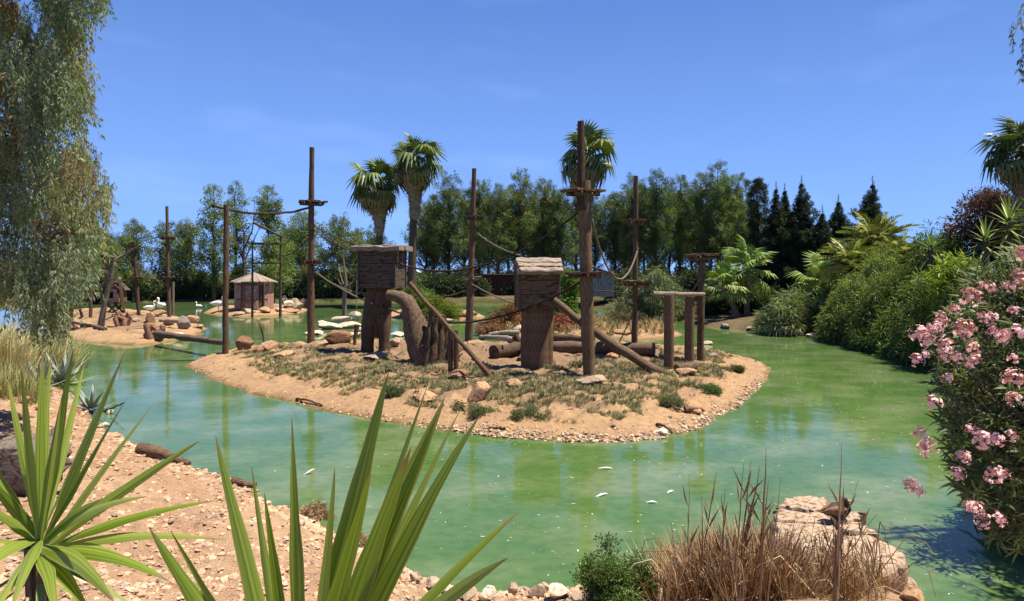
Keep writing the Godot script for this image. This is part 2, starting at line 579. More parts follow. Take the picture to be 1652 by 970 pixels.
func feather_frond(length: float, n: int, arch: float) -> ArrayMesh:            # a pinnate palm frond along +z
	var mb := MB.new()
	var pts := []; var rad := []
	for i in 9:
		var t := i / 8.0
		pts.append(Vector3(0, length * (0.35 * t - arch * t * t), length * t * (1.0 - 0.12 * t)))
		rad.append(0.03 * (1.0 - t) + 0.006)
	mb.tint = Color(1.1, 1.0, 0.6)
	mb.tube(pts, rad, 4, null, 0.0, false)
	for i in n:
		var t := 0.12 + 0.88 * i / n
		var k := t * 8.0
		var p: Vector3 = pts[int(k)].lerp(pts[mini(int(k) + 1, 8)], k - int(k))
		for s in [-1, 1]:
			var l := length * 0.26 * sin(PI * (0.15 + 0.8 * t)) * rnd(0.85, 1.15)
			var dir := Vector3(s, rnd(-0.1, 0.35), 0.75).normalized()
			var v := rnd(0.75, 1.2)
			mb.tint = Color(v, v, v)
			mb.leaf(p, dir, Vector3(0.25, 0.2, -s * 0.9).normalized(), l, 0.045, 0.28)
	mb.tint = Color(1, 1, 1)
	return mb.mesh()

func rosette_leaf(l: float, w: float) -> ArrayMesh:
	var mb := MB.new()
	mb.blade(Vector3.ZERO, Vector3(0, 0, l), Vector3.RIGHT, w, Vector3(0, 0.02, 0), 4, 0.3)
	return mb.mesh()

func whorl(n: int, l: float, w: float) -> ArrayMesh:      # oleander shoot, grows along +y
	var mb := MB.new()
	mb.tint = Color(0.7, 0.6, 0.4)
	mb.tube([Vector3(0, -0.12, 0), Vector3(0, 0.1, 0)], [0.004, 0.003], 4, null, 0.0, false)
	for i in n:
		var a := TAU * i * 0.382 + rnd(-0.3, 0.3)
		var up := rnd(-0.1, 1.2)
		var o := Vector3(cos(a), up, sin(a)).normalized()
		var s := o.cross(Vector3.UP).normalized()
		var v := rnd(0.7, 1.3)
		var b := Vector3(0, rnd(-0.1, 0.1), 0)
		var ll := l * rnd(0.75, 1.15)
		mb.blade(b, b + o * ll + Vector3.DOWN * ll * 0.12, s, w, Vector3(0, 0.012, 0), 3, 0.2, Color(v, v, v), Color(v * 1.2, v * 1.15, v))
	return mb.mesh()

func blossom(count: int, spread: float) -> ArrayMesh:     # a head of five-petalled flowers
	var mb := MB.new()
	for i in count:
		var d := (ball() + Vector3.UP * 0.5).normalized()
		var p := d * spread * rnd(0.4, 1.0)
		var u := d.cross(Vector3(0.3, 0.2, 0.9)).normalized()
		var w := d.cross(u)
		var r := rnd(0.013, 0.020)
		var v := rnd(0.85, 1.1)
		for k in 5:
			var a := TAU * k / 5.0 + rnd(-0.1, 0.1)
			var o := u * cos(a) + w * sin(a)
			var s := w * cos(a) - u * sin(a)
			mb.tint = Color(0.86 * v, 0.87 * v, 0.87 * v)
			var c := p + d * 0.004
			mb.face([c, p + o * r * 0.7 + s * r * 0.45 + d * 0.006, p + o * r * 1.1 + d * 0.002])
			mb.face([c, p + o * r * 1.1 + d * 0.002, p + o * r * 0.7 - s * r * 0.45 + d * 0.006])
		mb.tint = Color(0.74, 0.66, 0.62)
		mb.leaf(p - d * 0.03, d, u, 0.035, 0.008)
	for i in count / 2:                                    # buds and spent brown calyces
		var d := (ball() + Vector3.UP * 0.4).normalized()
		mb.tint = Color(0.42, 0.33, 0.20) if i % 2 else Color(0.74, 0.62, 0.58)
		mb.leaf(d * spread * 0.3, d, d.cross(Vector3(0.9, 0.1, 0.3)).normalized(), spread * rnd(0.5, 0.8), 0.012)
	mb.tint = Color(1, 1, 1)
	return mb.mesh()

func shared() -> void:
	K.broad = [spray(30, 0.40, 0.20, 0.10), spray(30, 0.42, 0.18, 0.09), spray(26, 0.36, 0.22, 0.11)]
	K.small = [spray(34, 0.26, 0.11, 0.05), spray(34, 0.26, 0.12, 0.045)]
	K.needle = [spray(24, 0.34, 0.42, 0.07, 0.1), spray(24, 0.36, 0.38, 0.065, -0.5)]
	K.conifer = [spray(26, 0.22, 0.30, 0.06, 0.2), spray(26, 0.24, 0.30, 0.06, 0.1)]
	K.willow = [spray(30, 0.30, 0.40, 0.022, 1.4), spray(30, 0.32, 0.45, 0.022, 1.0)]
	K.bamboo = [spray(34, 0.30, 0.26, 0.045, 0.6), spray(34, 0.32, 0.24, 0.04, 0.4)]
	K.strand = [strand(), strand(), strand()]
	K.tuft = [tuft(14, 0.18, 0.13, 0.012), tuft(16, 0.14, 0.16, 0.012)]
	K.tall = [tuft(16, 0.9, 0.45, 0.012), tuft(16, 0.8, 0.6, 0.012)]
	K.rocks = []
	for i in 7: K.rocks.append(rock_mesh(i + 3, [0.75, 0.6, 0.85, 0.5, 0.7, 0.62, 0.9][i], 12 + i, 24))
	K.slabs = [rock_mesh(41, 0.32, 12), rock_mesh(43, 0.28, 12)]
	K.pebbles = []
	for i in 4: K.pebbles.append(rock_mesh(60 + i, 0.62, 5, 7))
	K.fan = [fan_frond(0.9, 0.75, 18, 0.3), fan_frond(0.8, 0.7, 18, 0.5)]
	K.weep = [fan_frond(0.75, 0.8, 16, 0.75), fan_frond(0.65, 0.75, 16, 0.95)]
	K.dead = fan_frond(0.5, 0.8, 12, 0.7)
	K.feather = [feather_frond(2.4, 26, 0.55), feather_frond(2.1, 24, 0.75)]
	K.rosette = rosette_leaf(0.62, 0.05)
	K.whorl = [whorl(11, 0.13, 0.019), whorl(12, 0.12, 0.02), whorl(9, 0.15, 0.02)]
	K.blossom = [blossom(22, 0.075), blossom(28, 0.09), blossom(16, 0.06)]


# ---------------------------------------------------------------- setting
func axis(stops: Array) -> PackedFloat32Array:           # [[from, step], ..., [to]]
	var o := PackedFloat32Array()
	for i in stops.size() - 1:
		var x: float = stops[i][0]
		while x < stops[i + 1][0] - 1e-4:
			o.append(x)
			x += stops[i][1]
	o.append(stops[-1][0])
	return o

func sheet(called: String, xs: PackedFloat32Array, zs: PackedFloat32Array, h: Callable, tone: Callable, m: Material) -> MeshInstance3D:
	var nx := xs.size(); var nz := zs.size()
	var v := PackedVector3Array(); var n := PackedVector3Array(); var c := PackedColorArray(); var ix := PackedInt32Array()
	v.resize(nx * nz); n.resize(nx * nz); c.resize(nx * nz)
	for j in nz:
		for i in nx: v[j * nx + i] = Vector3(xs[i], h.call(xs[i], zs[j]), zs[j])
	for j in nz:
		for i in nx:
			var a := v[j * nx + maxi(i - 1, 0)]; var b := v[j * nx + mini(i + 1, nx - 1)]
			var d := v[maxi(j - 1, 0) * nx + i]; var e := v[mini(j + 1, nz - 1) * nx + i]
			var nn := (e - d).cross(b - a).normalized()
			n[j * nx + i] = nn if nn.y > 0 else -nn
			c[j * nx + i] = tone.call(v[j * nx + i])
	for j in nz - 1:
		for i in nx - 1:
			var a := j * nx + i
			if maxf(maxf(v[a].y, v[a + 1].y), maxf(v[a + nx].y, v[a + nx + 1].y)) < -0.5: continue
			for t in ([[a, a + 1, a + nx], [a + 1, a + nx + 1, a + nx]]):
				var up := (v[t[1]] - v[t[0]]).cross(v[t[2]] - v[t[0]]).y
				ix.append(t[0]); ix.append(t[2] if up > 0 else t[1]); ix.append(t[1] if up > 0 else t[2])
	var arr := []
	arr.resize(Mesh.ARRAY_MAX)
	arr[Mesh.ARRAY_VERTEX] = v; arr[Mesh.ARRAY_NORMAL] = n; arr[Mesh.ARRAY_COLOR] = c; arr[Mesh.ARRAY_INDEX] = ix
	var uvs := PackedVector2Array(); uvs.resize(nx * nz)
	for i in v.size(): uvs[i] = Vector2(v[i].x, v[i].z) * 0.12
	arr[Mesh.ARRAY_TEX_UV] = uvs
	var me := ArrayMesh.new()
	me.add_surface_from_arrays(Mesh.PRIMITIVE_TRIANGLES, arr)
	var o := MeshInstance3D.new()
	o.name = numbered(called)
	o.mesh = me
	o.material_override = m
	o.set_meta("kind", "structure")
	add_child(o, true)
	return o

const SAND := Color(0.485, 0.33, 0.19)
const CLAY := Color(0.425, 0.28, 0.18)
const DUST := Color(0.265, 0.185, 0.125)
const WET := Color(0.20, 0.13, 0.07)

func bank_tone(p: Vector3) -> Color:
	var k := smoothstep(-0.2, 0.25, bump.get_noise_2d(p.x * 1.3 + 50, p.z * 1.3))
	var c := CLAY.lerp(Color(0.475, 0.33, 0.215), k)
	return WET.lerp(c, smoothstep(0.0, 0.06, p.y))

func isle_tone(p: Vector3, k: int) -> Color:
	var s := -sd(Vector2(p.x, p.z), isles[k].poly)
	var q := bump.get_noise_2d(p.x * 1.5, p.z * 1.5)
	var c := SAND.lerp(CLAY, smoothstep(-0.1, 0.4, q) * 0.6)
	c = c.lerp(DUST, smoothstep(1.2, 3.2, s + q * 2.0) * (0.75 + 0.5 * fine.get_noise_2d(p.x * 1.2, p.z * 1.2)))
	return WET.lerp(c, smoothstep(0.0, 0.09, p.y + 0.06 * fine.get_noise_2d(p.x * 2.0, p.z * 2.0)))

func far_tone(p: Vector3) -> Color:
	var q := bump.get_noise_2d(p.x * 0.4, p.z * 0.4)
	return Color(0.16, 0.125, 0.075).lerp(Color(0.075, 0.08, 0.035), smoothstep(-0.3, 0.3, q))

func survey() -> void:
	var shore := [[-60, 566], [20, 590], [85, 615], [120, 645], [165, 690], [235, 730], [300, 752], [400, 792], [480, 835], [560, 882], [640, 918], [720, 950], [790, 962], [900, 955], [1000, 960], [1100, 945], [1200, 930], [1300, 925], [1400, 930], [1475, 965]]
	pond = poly(shore)
	for q in [[4.6, -6.0], [6.6, -6.2], [8.6, -8.6], [11.0, -13.5], [13.8, -19.5], [15.5, -24.0]]: pond.append(Vector2(q[0], q[1]))
	pond.append_array(poly([[1440, 571], [1390, 558], [1340, 547], [1280, 541], [1200, 534], [1140, 528], [1095, 518], [1050, 508], [960, 499], [870, 492], [760, 489], [640, 487], [500, 487], [400, 487], [300, 487], [200, 488], [100, 490], [0, 494]]))
	for q in [[-52, -52], [-46, -34], [-34, -27]]: pond.append(Vector2(q[0], q[1]))
	for e in [
		["main", 0.34, 0.8, [[295, 590], [330, 607], [400, 634], [480, 652], [560, 670], [640, 683], [720, 695], [800, 706], [900, 713], [1000, 714], [1070, 708], [1130, 691], [1190, 656], [1232, 620], [1246, 592], [1205, 578], [1150, 569], [1060, 562], [940, 556], [800, 558], [700, 557], [620, 555], [560, 556], [480, 559], [400, 563], [340, 574]]],
		["left", 0.32, 0.7, [[75, 536], [100, 549], [160, 554], [220, 557], [265, 553], [305, 546], [333, 530], [305, 517], [270, 509], [230, 504], [180, 502], [100, 505], [55, 516]]],
		["hut", 0.28, 0.6, [[328, 505], [380, 511], [440, 510], [484, 505], [500, 500], [470, 495], [400, 494], [340, 498]]],
		["back", 0.26, 0.6, [[775, 541], [840, 547], [900, 546], [980, 547], [1060, 548], [1105, 540], [1070, 525], [950, 519], [860, 519], [795, 526]]],
		["bush", 0.25, 0.6, [[610, 511], [700, 520], [785, 512], [765, 502], [640, 501]]]]:
		var pg := poly(e[3])
		var box := Rect2(pg[0], Vector2.ZERO)
		for q in pg: box = box.expand(q)
		isles.append({"name": e[0], "h": e[1], "ramp": e[2], "poly": pg, "box": box.grow(1.5)})

func setting() -> void:
	var near_x := axis([[-16.0, 0.11], [8.0]])
	var near_z := axis([[-20.0, 0.12], [-8.0, 0.08], [2.0]])
	sheet("near_bank", near_x, near_z, land, bank_tone, M.earth)
	for k in isles.size():
		var b: Rect2 = isles[k].box
		var st: float = 0.11 if k == 0 else (0.2 if k == 1 else 0.35)
		sheet("island", axis([[b.position.x, st], [b.end.x]]), axis([[b.position.y, st], [b.end.y]]), isle.bind(k), isle_tone.bind(k), M.earth)
	var far_h := func(x: float, z: float) -> float:
		var h := land(x, z)
		return minf(h, -0.3) if x > -15.5 and x < 7.5 and z > -19.5 and z < 1.5 else h
	sheet("ground", axis([[-900.0, 60.0], [-120.0, 8.0], [-56.0, 1.0], [56.0, 8.0], [120.0, 60.0], [900.0]]), axis([[-1200.0, 80.0], [-160.0, 8.0], [-96.0, 1.0], [12.0, 8.0], [60.0, 40.0], [300.0]]), far_h, far_tone, M.earth_far)
	var wm := PlaneMesh.new()
	wm.size = Vector2(90, 110)
	var w := piece(wm, "water", M.water, self, Transform3D(Basis(), Vector3(-8, 0, -40)))
	w.set_meta("kind", "structure")


# ---------------------------------------------------------------- builders of wooden things
func line(a: Vector3, b: Vector3, n: int, sag := 0.0, wob := 0.0) -> Array:
	var o := []
	for i in n + 1:
		var t := float(i) / n
		o.append(a.lerp(b, t) + Vector3.DOWN * sag * 4.0 * t * (1 - t) + (ball() * wob if i > 0 and i < n else Vector3.ZERO))
	return o

func ramp(r0: float, r1: float, n: int) -> Array:
	var o := []
	for i in n + 1: o.append(lerpf(r0, r1, float(i) / n))
	return o

func pole(called: String, label: String, bx: float, by: float, tx: float, ty: float, w0: float, w1: float, m: Material, group := "tall wooden climbing poles") -> Node3D:
	var b := G(bx, by, 10.0)
	var d := -b.z
	var t := P(tx, ty, d)
	var o := thing(called, label, "pole", b, group)
	var mb := MB.new()
	mb.tube(line(b + Vector3.DOWN * 0.25, t, 12, 0.0, 0.012), ramp(w0 * d / F / 2, w1 * d / F / 2, 12), 12, bump, 0.22)
	part(mb, "shaft", m, o)
	o.set_meta("d", d)
	return o

func at_pole(o: Node3D, px: float, py: float) -> Vector3: return P(px, py, o.get_meta("d"))

func deck(o: Node3D, px: float, py: float, wide: float, n: int, m: Material, turn := 0.0, deep := 0.0, thick := 0.075) -> void:   # a perch of short planks round a pole, on two cross bearers
	var c := at_pole(o, px, py)
	var L: float = wide * float(o.get_meta("d")) / F
	var dp := deep if deep > 0 else L * 0.85
	var b := Basis(Vector3.UP, turn)
	var bear := MB.new()
	for s in [-1, 1]: bear.tube(line(c + b * Vector3(-L * 0.42, -0.09, s * dp * 0.22), c + b * Vector3(L * 0.42, -0.09, s * dp * 0.22), 4, 0, 0.01), ramp(0.06, 0.05, 4), 7, fine, 0.3)
	var dk := part(bear, "deck", m, o)
	for i in n:
		var x := L * ((i + 0.5) / n - 0.5)
		var mb := MB.new()
		mb.plank(Transform3D(b * Basis(Vector3.UP, PI / 2 + rnd(-0.12, 0.12)) * Basis(Vector3.RIGHT, rnd(-0.1, 0.1)), c + b * Vector3(x, rnd(-0.01, 0.02), rnd(-0.04, 0.04))), dp * rnd(0.8, 1.1), L / n * 0.86, thick, R, 0.12)
		part(mb, "plank", m, dk)

func rope(label: String, a: Vector3, b: Vector3, sag: float, r: float, m: Material, called := "rope", wob := 0.01) -> void:
	var at := a
	var o := thing(called, label, "rope", at, "ropes slung between the poles and boxes")
	var mb := MB.new()
	mb.tube(line(a, b, 18, sag, wob), ramp(r, r, 18), 7)
	part(mb, "strand", m, o)
	for e in [a, b]:
		var kb := MB.new()
		kb.tube([e + Vector3(-r * 1.4, 0, 0), e, e + Vector3(r * 1.4, 0, 0)], [r * 1.2, r * 1.9, r * 1.2], 7)
		part(kb, "knot", m, o)

func log_(called: String, label: String, category: String, a: Vector3, b: Vector3, r0: float, r1: float, m: Material, bend := 0.0, group := "") -> Node3D:
	var o := thing(called, label, category, a, group)
	var mb := MB.new()
	var pts := line(a, b, 10, -bend, 0.02)
	mb.tube(pts, ramp(r0, r1, 10), 12, bump, 0.35)
	part(mb, "timber", m, o)
	return o

func rock(label: String, px: float, py: float, w: float, h: float, kind: int, m: Material, group := "rocks on the island", turn := -1.0, tilt := 0.0, deep := 1.0) -> void:
	var b := G(px, py, 4.0)
	var s := w / F * -b.z / 2
	var hh := h / F * -b.z / 2
	var me: Mesh = K.rocks[kind] if kind < 7 else K.slabs[kind - 7]
	var o := piece(me, "rock", m, self, Transform3D(Basis(Vector3.UP, turn if turn >= 0 else rnd(0, TAU)) * Basis(Vector3.FORWARD, tilt), Vector3.ZERO))
	var fl: float = me.get_aabb().size.y / 2
	o.transform.basis = Basis(Vector3.FORWARD, tilt) * Basis.from_scale(Vector3(s, hh / fl, s * deep)) * Basis(Vector3.UP, turn if turn >= 0 else rnd(0, TAU))
	o.position = b + Vector3(0, hh * 0.7, -s * 0.4)
	tag(o, label, "rock", group)

func nest_box(label: String, c: Vector3, size: Vector3, turn: float, m: Material, planks: int) -> Node3D:   # walls of horizontal boards; c = middle of the floor
	var o := thing("nest_box", label, "nest box", c, "wooden nest boxes on tree stumps")
	var b := Basis(Vector3.UP, turn)
	var core := MB.new()
	var hx := size.x / 2 - 0.03; var hz := size.z / 2 - 0.03
	for s in [[Vector3(0, size.y / 2, hz - 0.02), Vector3(hx, size.y / 2 - 0.02, 0.01)], [Vector3(0, size.y / 2, -hz + 0.02), Vector3(hx, size.y / 2 - 0.02, 0.01)], [Vector3(hx - 0.02, size.y / 2, 0), Vector3(0.01, size.y / 2 - 0.02, hz)], [Vector3(-hx + 0.02, size.y / 2, 0), Vector3(0.01, size.y / 2 - 0.02, hz)]]:
		boxy(core, Transform3D(b, c + b * s[0]), s[1] * 2)
	var wl := part(core, "wall", m, o)
	for side in 4:
		var sb := b * Basis(Vector3.UP, PI / 2 * side)
		var half := size.z / 2 if side % 2 == 0 else size.x / 2
		var L := size.x if side % 2 == 0 else size.z - 0.06
		for i in planks:
			var h := size.y / planks
			var mb := MB.new()
			mb.plank(Transform3D(sb * Basis(Vector3.RIGHT, PI / 2 + rnd(-0.02, 0.02)), c + sb * Vector3(rnd(-0.01, 0.01), h * (i + 0.5), half - 0.005 + rnd(-0.006, 0.006))), L, h * 0.965, 0.035, R, 0.02)
			part(mb, "plank", m, wl)
	for sx in [-1, 1]:
		for sz in [-1, 1]:
			var mb := MB.new()
			mb.plank(Transform3D(b * Basis(Vector3.BACK, PI / 2), c + b * Vector3(sx * (size.x / 2 + 0.012), size.y / 2, sz * (size.z / 2 + 0.012))), size.y * 0.99, 0.07, 0.07, R, 0.05)
			part(mb, "corner_post", m, o)
	return o

func boxy(mb: MB, xf: Transform3D, s: Vector3) -> void:
	var h := s / 2
	for ax in 3:
		for sg in [-1.0, 1.0]:
			var q := []
			for k in [[-1, -1], [1, -1], [1, 1], [-1, 1]]:
				var p := Vector3.ZERO
				p[ax] = sg * h[ax]; p[(ax + 1) % 3] = k[0] * h[(ax + 1) % 3]; p[(ax + 2) % 3] = k[1] * h[(ax + 2) % 3]
				q.append(xf * p)
			var away := Vector3.ZERO
			away[ax] = sg
			mb.out_face(q, xf.basis * away)


# ---------------------------------------------------------------- trees
# crown: limbs leave the trunk, and sprays of leaves gather in clumps along them; prof(t) is the reach at height share t
func tree(called: String, label: String, category: String, base: Vector3, h: float, prof: Callable, limbs: int, per: int, sprays: Array, color: Color, o := {}) -> Node3D:
	var root := thing(called, label, category, base, o.get("group", ""))
	var from: float = o.get("from", 0.15)
	var r0: float = o.get("r", h * 0.014)
	var lean: Vector3 = o.get("lean", Vector3.ZERO)
	var mt: Material = o.get("trunk", M.trunk)
	var ml: Material = o.get("leaf", M.leaf)
	var size: float = o.get("size", 1.0)
	var clump: float = o.get("clump", 0.9)
	var rise: float = o.get("rise", 0.35)
	var tr := MB.new()
	var pts := []
	for i in 9: pts.append(base + Vector3.DOWN * (0.3 if i == 0 else 0.0) + Vector3.UP * h * 0.96 * i / 8.0 + lean * pow(i / 8.0, 1.5) + ball() * 0.012 * h * (0.0 if i == 0 else 1.0))
	tr.tube(pts, ramp(r0 * 1.25, r0 * 0.15, 8), 8, bump, 0.2)
	var T := []; var C := []
	for k in sprays.size(): T.append([]); C.append([])
	for i in limbs:
		var t := from + (1.0 - from) * (i + rnd(0.1, 0.9)) / limbs
		if o.has("whorl"): t = from + (1.0 - from) * (float(i / int(o.whorl)) + rnd(-0.3, 0.4)) * float(o.whorl) / limbs
		var kk := clampf(t / 0.96, 0, 0.999) * 8.0
		var st: Vector3 = pts[int(kk)].lerp(pts[mini(int(kk) + 1, 8)], kk - int(kk))
		var a := i * 2.4 + rnd(-0.5, 0.5)
		var reach: float = prof.call(t) * rnd(0.65, 1.1)
		var dir := Vector3(cos(a), rise * rnd(0.5, 1.4), sin(a))
		var end := st + dir * reach
		if reach > 0.35: tr.tube([st, st.lerp(end, 0.5) + Vector3.DOWN * reach * 0.04, end], [r0 * 0.3 * (1.1 - t) + 0.012, r0 * 0.18 * (1.1 - t) + 0.01, 0.008], 4, null, 0.0, false)
		var top := 1.0 - t
		var groups := 1 + int(reach / float(o.get("step", 0.9)))
		for g in groups:
			var u := 1.0 if groups == 1 else lerpf(0.3, 1.0, float(g) / (groups - 1))
			var cc := st.lerp(end, u) + ball() * 0.25 * minf(reach, 1.0)
			var tone := vary(color, o.get("vary", 0.3))
			var rad := clump * lerpf(0.45, 1.0, clampf(top * 3.5, 0, 1))
			for q in per:
				var j := R.randi_range(0, sprays.size() - 1)
				T[j].append(Transform3D(turned().scaled(Vector3.ONE * size * rnd(0.65, 1.2) * lerpf(float(o.get("tip", 0.5)), 1.0, clampf(top * 4.0, 0, 1))), cc + ball() * Vector3(rad, rad * o.get("tall", 0.8), rad)))
				C[j].append(vary(tone, 0.18))
	if o.has("spire"):
		for i in 26:
			var u := i / 25.0
			var j := R.randi_range(0, sprays.size() - 1)
			var a := rnd(0, TAU)
			var out := Vector3(cos(a), 0.2, sin(a)) * float(o.spire) * 0.5 * (1.0 - u) * rnd(0.3, 1.0)
			T[j].append(Transform3D(turned().scaled(Vector3.ONE * lerpf(0.6, 0.16, u)), pts[8] + Vector3(0, lerpf(-1.6, 0.75, u), 0) * float(o.spire) + out))
			C[j].append(vary(color, 0.3))
		tr.tube([pts[8], pts[8] + Vector3.UP * 0.8 * float(o.spire)], [r0 * 0.15, 0.015], 5)
	part(tr, "trunk", mt, root)
	for k in sprays.size(): many("crown", sprays[k], ml, root, T[k], C[k], "stuff")
	return root

func shrub(called: String, label: String, category: String, base: Vector3, r: Vector3, count: int, sprays: Array, color: Color, o := {}) -> Node3D:   # many stems from the ground, leaves in clumps over a dome
	var root := thing(called, label, category, base, o.get("group", ""))
	var size: float = o.get("size", 1.0)
	var st := MB.new()
	var T := []; var C := []
	for k in sprays.size(): T.append([]); C.append([])
	var clumps := maxi(6, count / 14)
	for i in clumps:
		var d := ball()
		d.y = absf(d.y)
		if d.length() < 0.35: d = d.normalized() * rnd(0.4, 0.9)
		var c := base + d * r * (0.85 + 0.3 * bump.get_noise_3d(d.x * 3 + base.x, d.y * 3, d.z * 3))
		if i % 2 == 0: st.tube([base + Vector3(d.x * r.x * 0.2, -0.1, d.z * r.z * 0.2), base.lerp(c, 0.6) + Vector3.UP * r.y * 0.1, c], [0.03, 0.02, 0.008], 4, null, 0.0, false)
		var tone := vary(color, o.get("vary", 0.3))
		for q in 14:
			var j := R.randi_range(0, sprays.size() - 1)
			T[j].append(Transform3D(turned().scaled(Vector3.ONE * size * rnd(0.7, 1.25)), c + ball() * r * 0.24))
			C[j].append(vary(tone, 0.18))
	part(st, "stem", o.get("trunk", M.trunk), root)
	for k in sprays.size(): many("foliage", sprays[k], o.get("leaf", M.leaf), root, T[k], C[k], "stuff")
	return root

func fan_palm(label: String, base: Vector3, h: float, fronds: int, size: float, color: Color, dead := 0, lean := Vector3.ZERO, r := 0.22) -> void:
	var o := thing("fan_palm", label, "palm tree", base, "")
	var top := base + Vector3.UP * h + lean
	var mb := MB.new()
	mb.tube([base + Vector3.DOWN * 0.2, base.lerp(top, 0.3) - lean * 0.1, base.lerp(top, 0.65) - lean * 0.08, top], [r * 1.35, r, r * 0.9, r * 0.95], 10, fine, 0.35)
	part(mb, "trunk", M.trunk_pale if dead == 0 else M.trunk, o)
	for i in fronds:
		var a := i * 2.4
		var e := lerpf(1.45, -1.35 if dead > 0 else -0.7, pow((i + 0.5) / fronds, 0.85)) + rnd(-0.3, 0.3)
		var b := Basis(Vector3.UP, a) * Basis(Vector3.RIGHT, -e) * Basis(Vector3.BACK, rnd(-0.5, 0.5))
		var x := piece((K.weep if dead > 0 and i > fronds / 4 else K.fan)[i % 2], "frond", null, o, Transform3D(b.scaled(Vector3.ONE * size * rnd(0.65, 1.3)), top + b * Vector3(0, 0, 0.1)))
		x.material_override = frond_mat(color.lerp(Color(0.21, 0.165, 0.085), 0.9 * smoothstep(0.5, 1.0, float(i) / fronds)) if dead > 0 else color, i / 8 * 8, fronds)
	if dead > 0:
		var T := []; var C := []
		for i in dead:
			var t := float(i) / dead
			var y := lerpf(-0.1, -h * 0.34, t * t)
			var b := Basis(Vector3.UP, i * 2.4) * Basis(Vector3.RIGHT, rnd(0.75, 1.35) + 0.2 * t)
			T.append(Transform3D(b.scaled(Vector3.ONE * size * rnd(0.8, 1.1) * lerpf(0.95, 0.42, t)), top + Vector3(0, y, 0) + b * Vector3(0, 0, 0.05)))
			C.append(vary(Color(0.30, 0.235, 0.16), 0.3))
		many("dry_skirt", K.dead, M.dry, o, T, C, "stuff")

var frond_mats := {}
func frond_mat(color: Color, i: int, n: int) -> Material:
	var k := i * 4 / n
	var key := "%s%d" % [color, k]
	if not frond_mats.has(key):
		var m := leafy(0.55, 0.42, 0.35)
		var c := color.lerp(Color(color.r * 1.15, color.g * 0.9, color.b * 0.8), k / 4.0)
		m.albedo_color = lin(c.r, c.g, c.b)
		frond_mats[key] = m
	return frond_mats[key]

func feather_palm(label: String, base: Vector3, h: float, fronds: int, size: float, color: Color) -> void:
	var o := thing("date_palm", label, "palm tree", base, "")
	var top := base + Vector3.UP * h
	var mb := MB.new()
	mb.tube([base + Vector3.DOWN * 0.2, base.lerp(top, 0.5), top], [0.3, 0.26, 0.28], 10, fine, 0.5)
	part(mb, "trunk", M.trunk, o)
	for i in fronds:
		var e := lerpf(1.5, -0.3, float(i) / fronds) + rnd(-0.2, 0.2)
		var b := Basis(Vector3.UP, i * 2.4 + rnd(-0.2, 0.2)) * Basis(Vector3.RIGHT, -e + 0.3)
		piece(K.feather[i % 2], "frond", frond_mat(color, i, fronds), o, Transform3D(b.scaled(Vector3.ONE * size * rnd(0.85, 1.15)), top))

func yucca_tree(label: String, base: Vector3, heads: Array, size: float, color: Color) -> void:
	var o := thing("yucca_tree", label, "yucca", base, "")
	for k in heads.size():
		var top: Vector3 = heads[k]
		var mb := MB.new()
		mb.tube([base + Vector3.DOWN * 0.2, base.lerp(top, 0.6), top], [0.13, 0.1, 0.08], 8, fine, 0.4)
		part(mb, "stem", M.trunk, o)
		for i in 34:
			var e := lerpf(1.5, -0.9, (i + 0.5) / 34.0)
			var b := Basis(Vector3.UP, i * 2.4 + rnd(-0.2, 0.2)) * Basis(Vector3.RIGHT, -e)
			piece(K.rosette, "leaf", frond_mat(color, i, 34), o, Transform3D(b.scaled(Vector3.ONE * size * rnd(0.85, 1.1)), top + Vector3.DOWN * 0.012 * i))


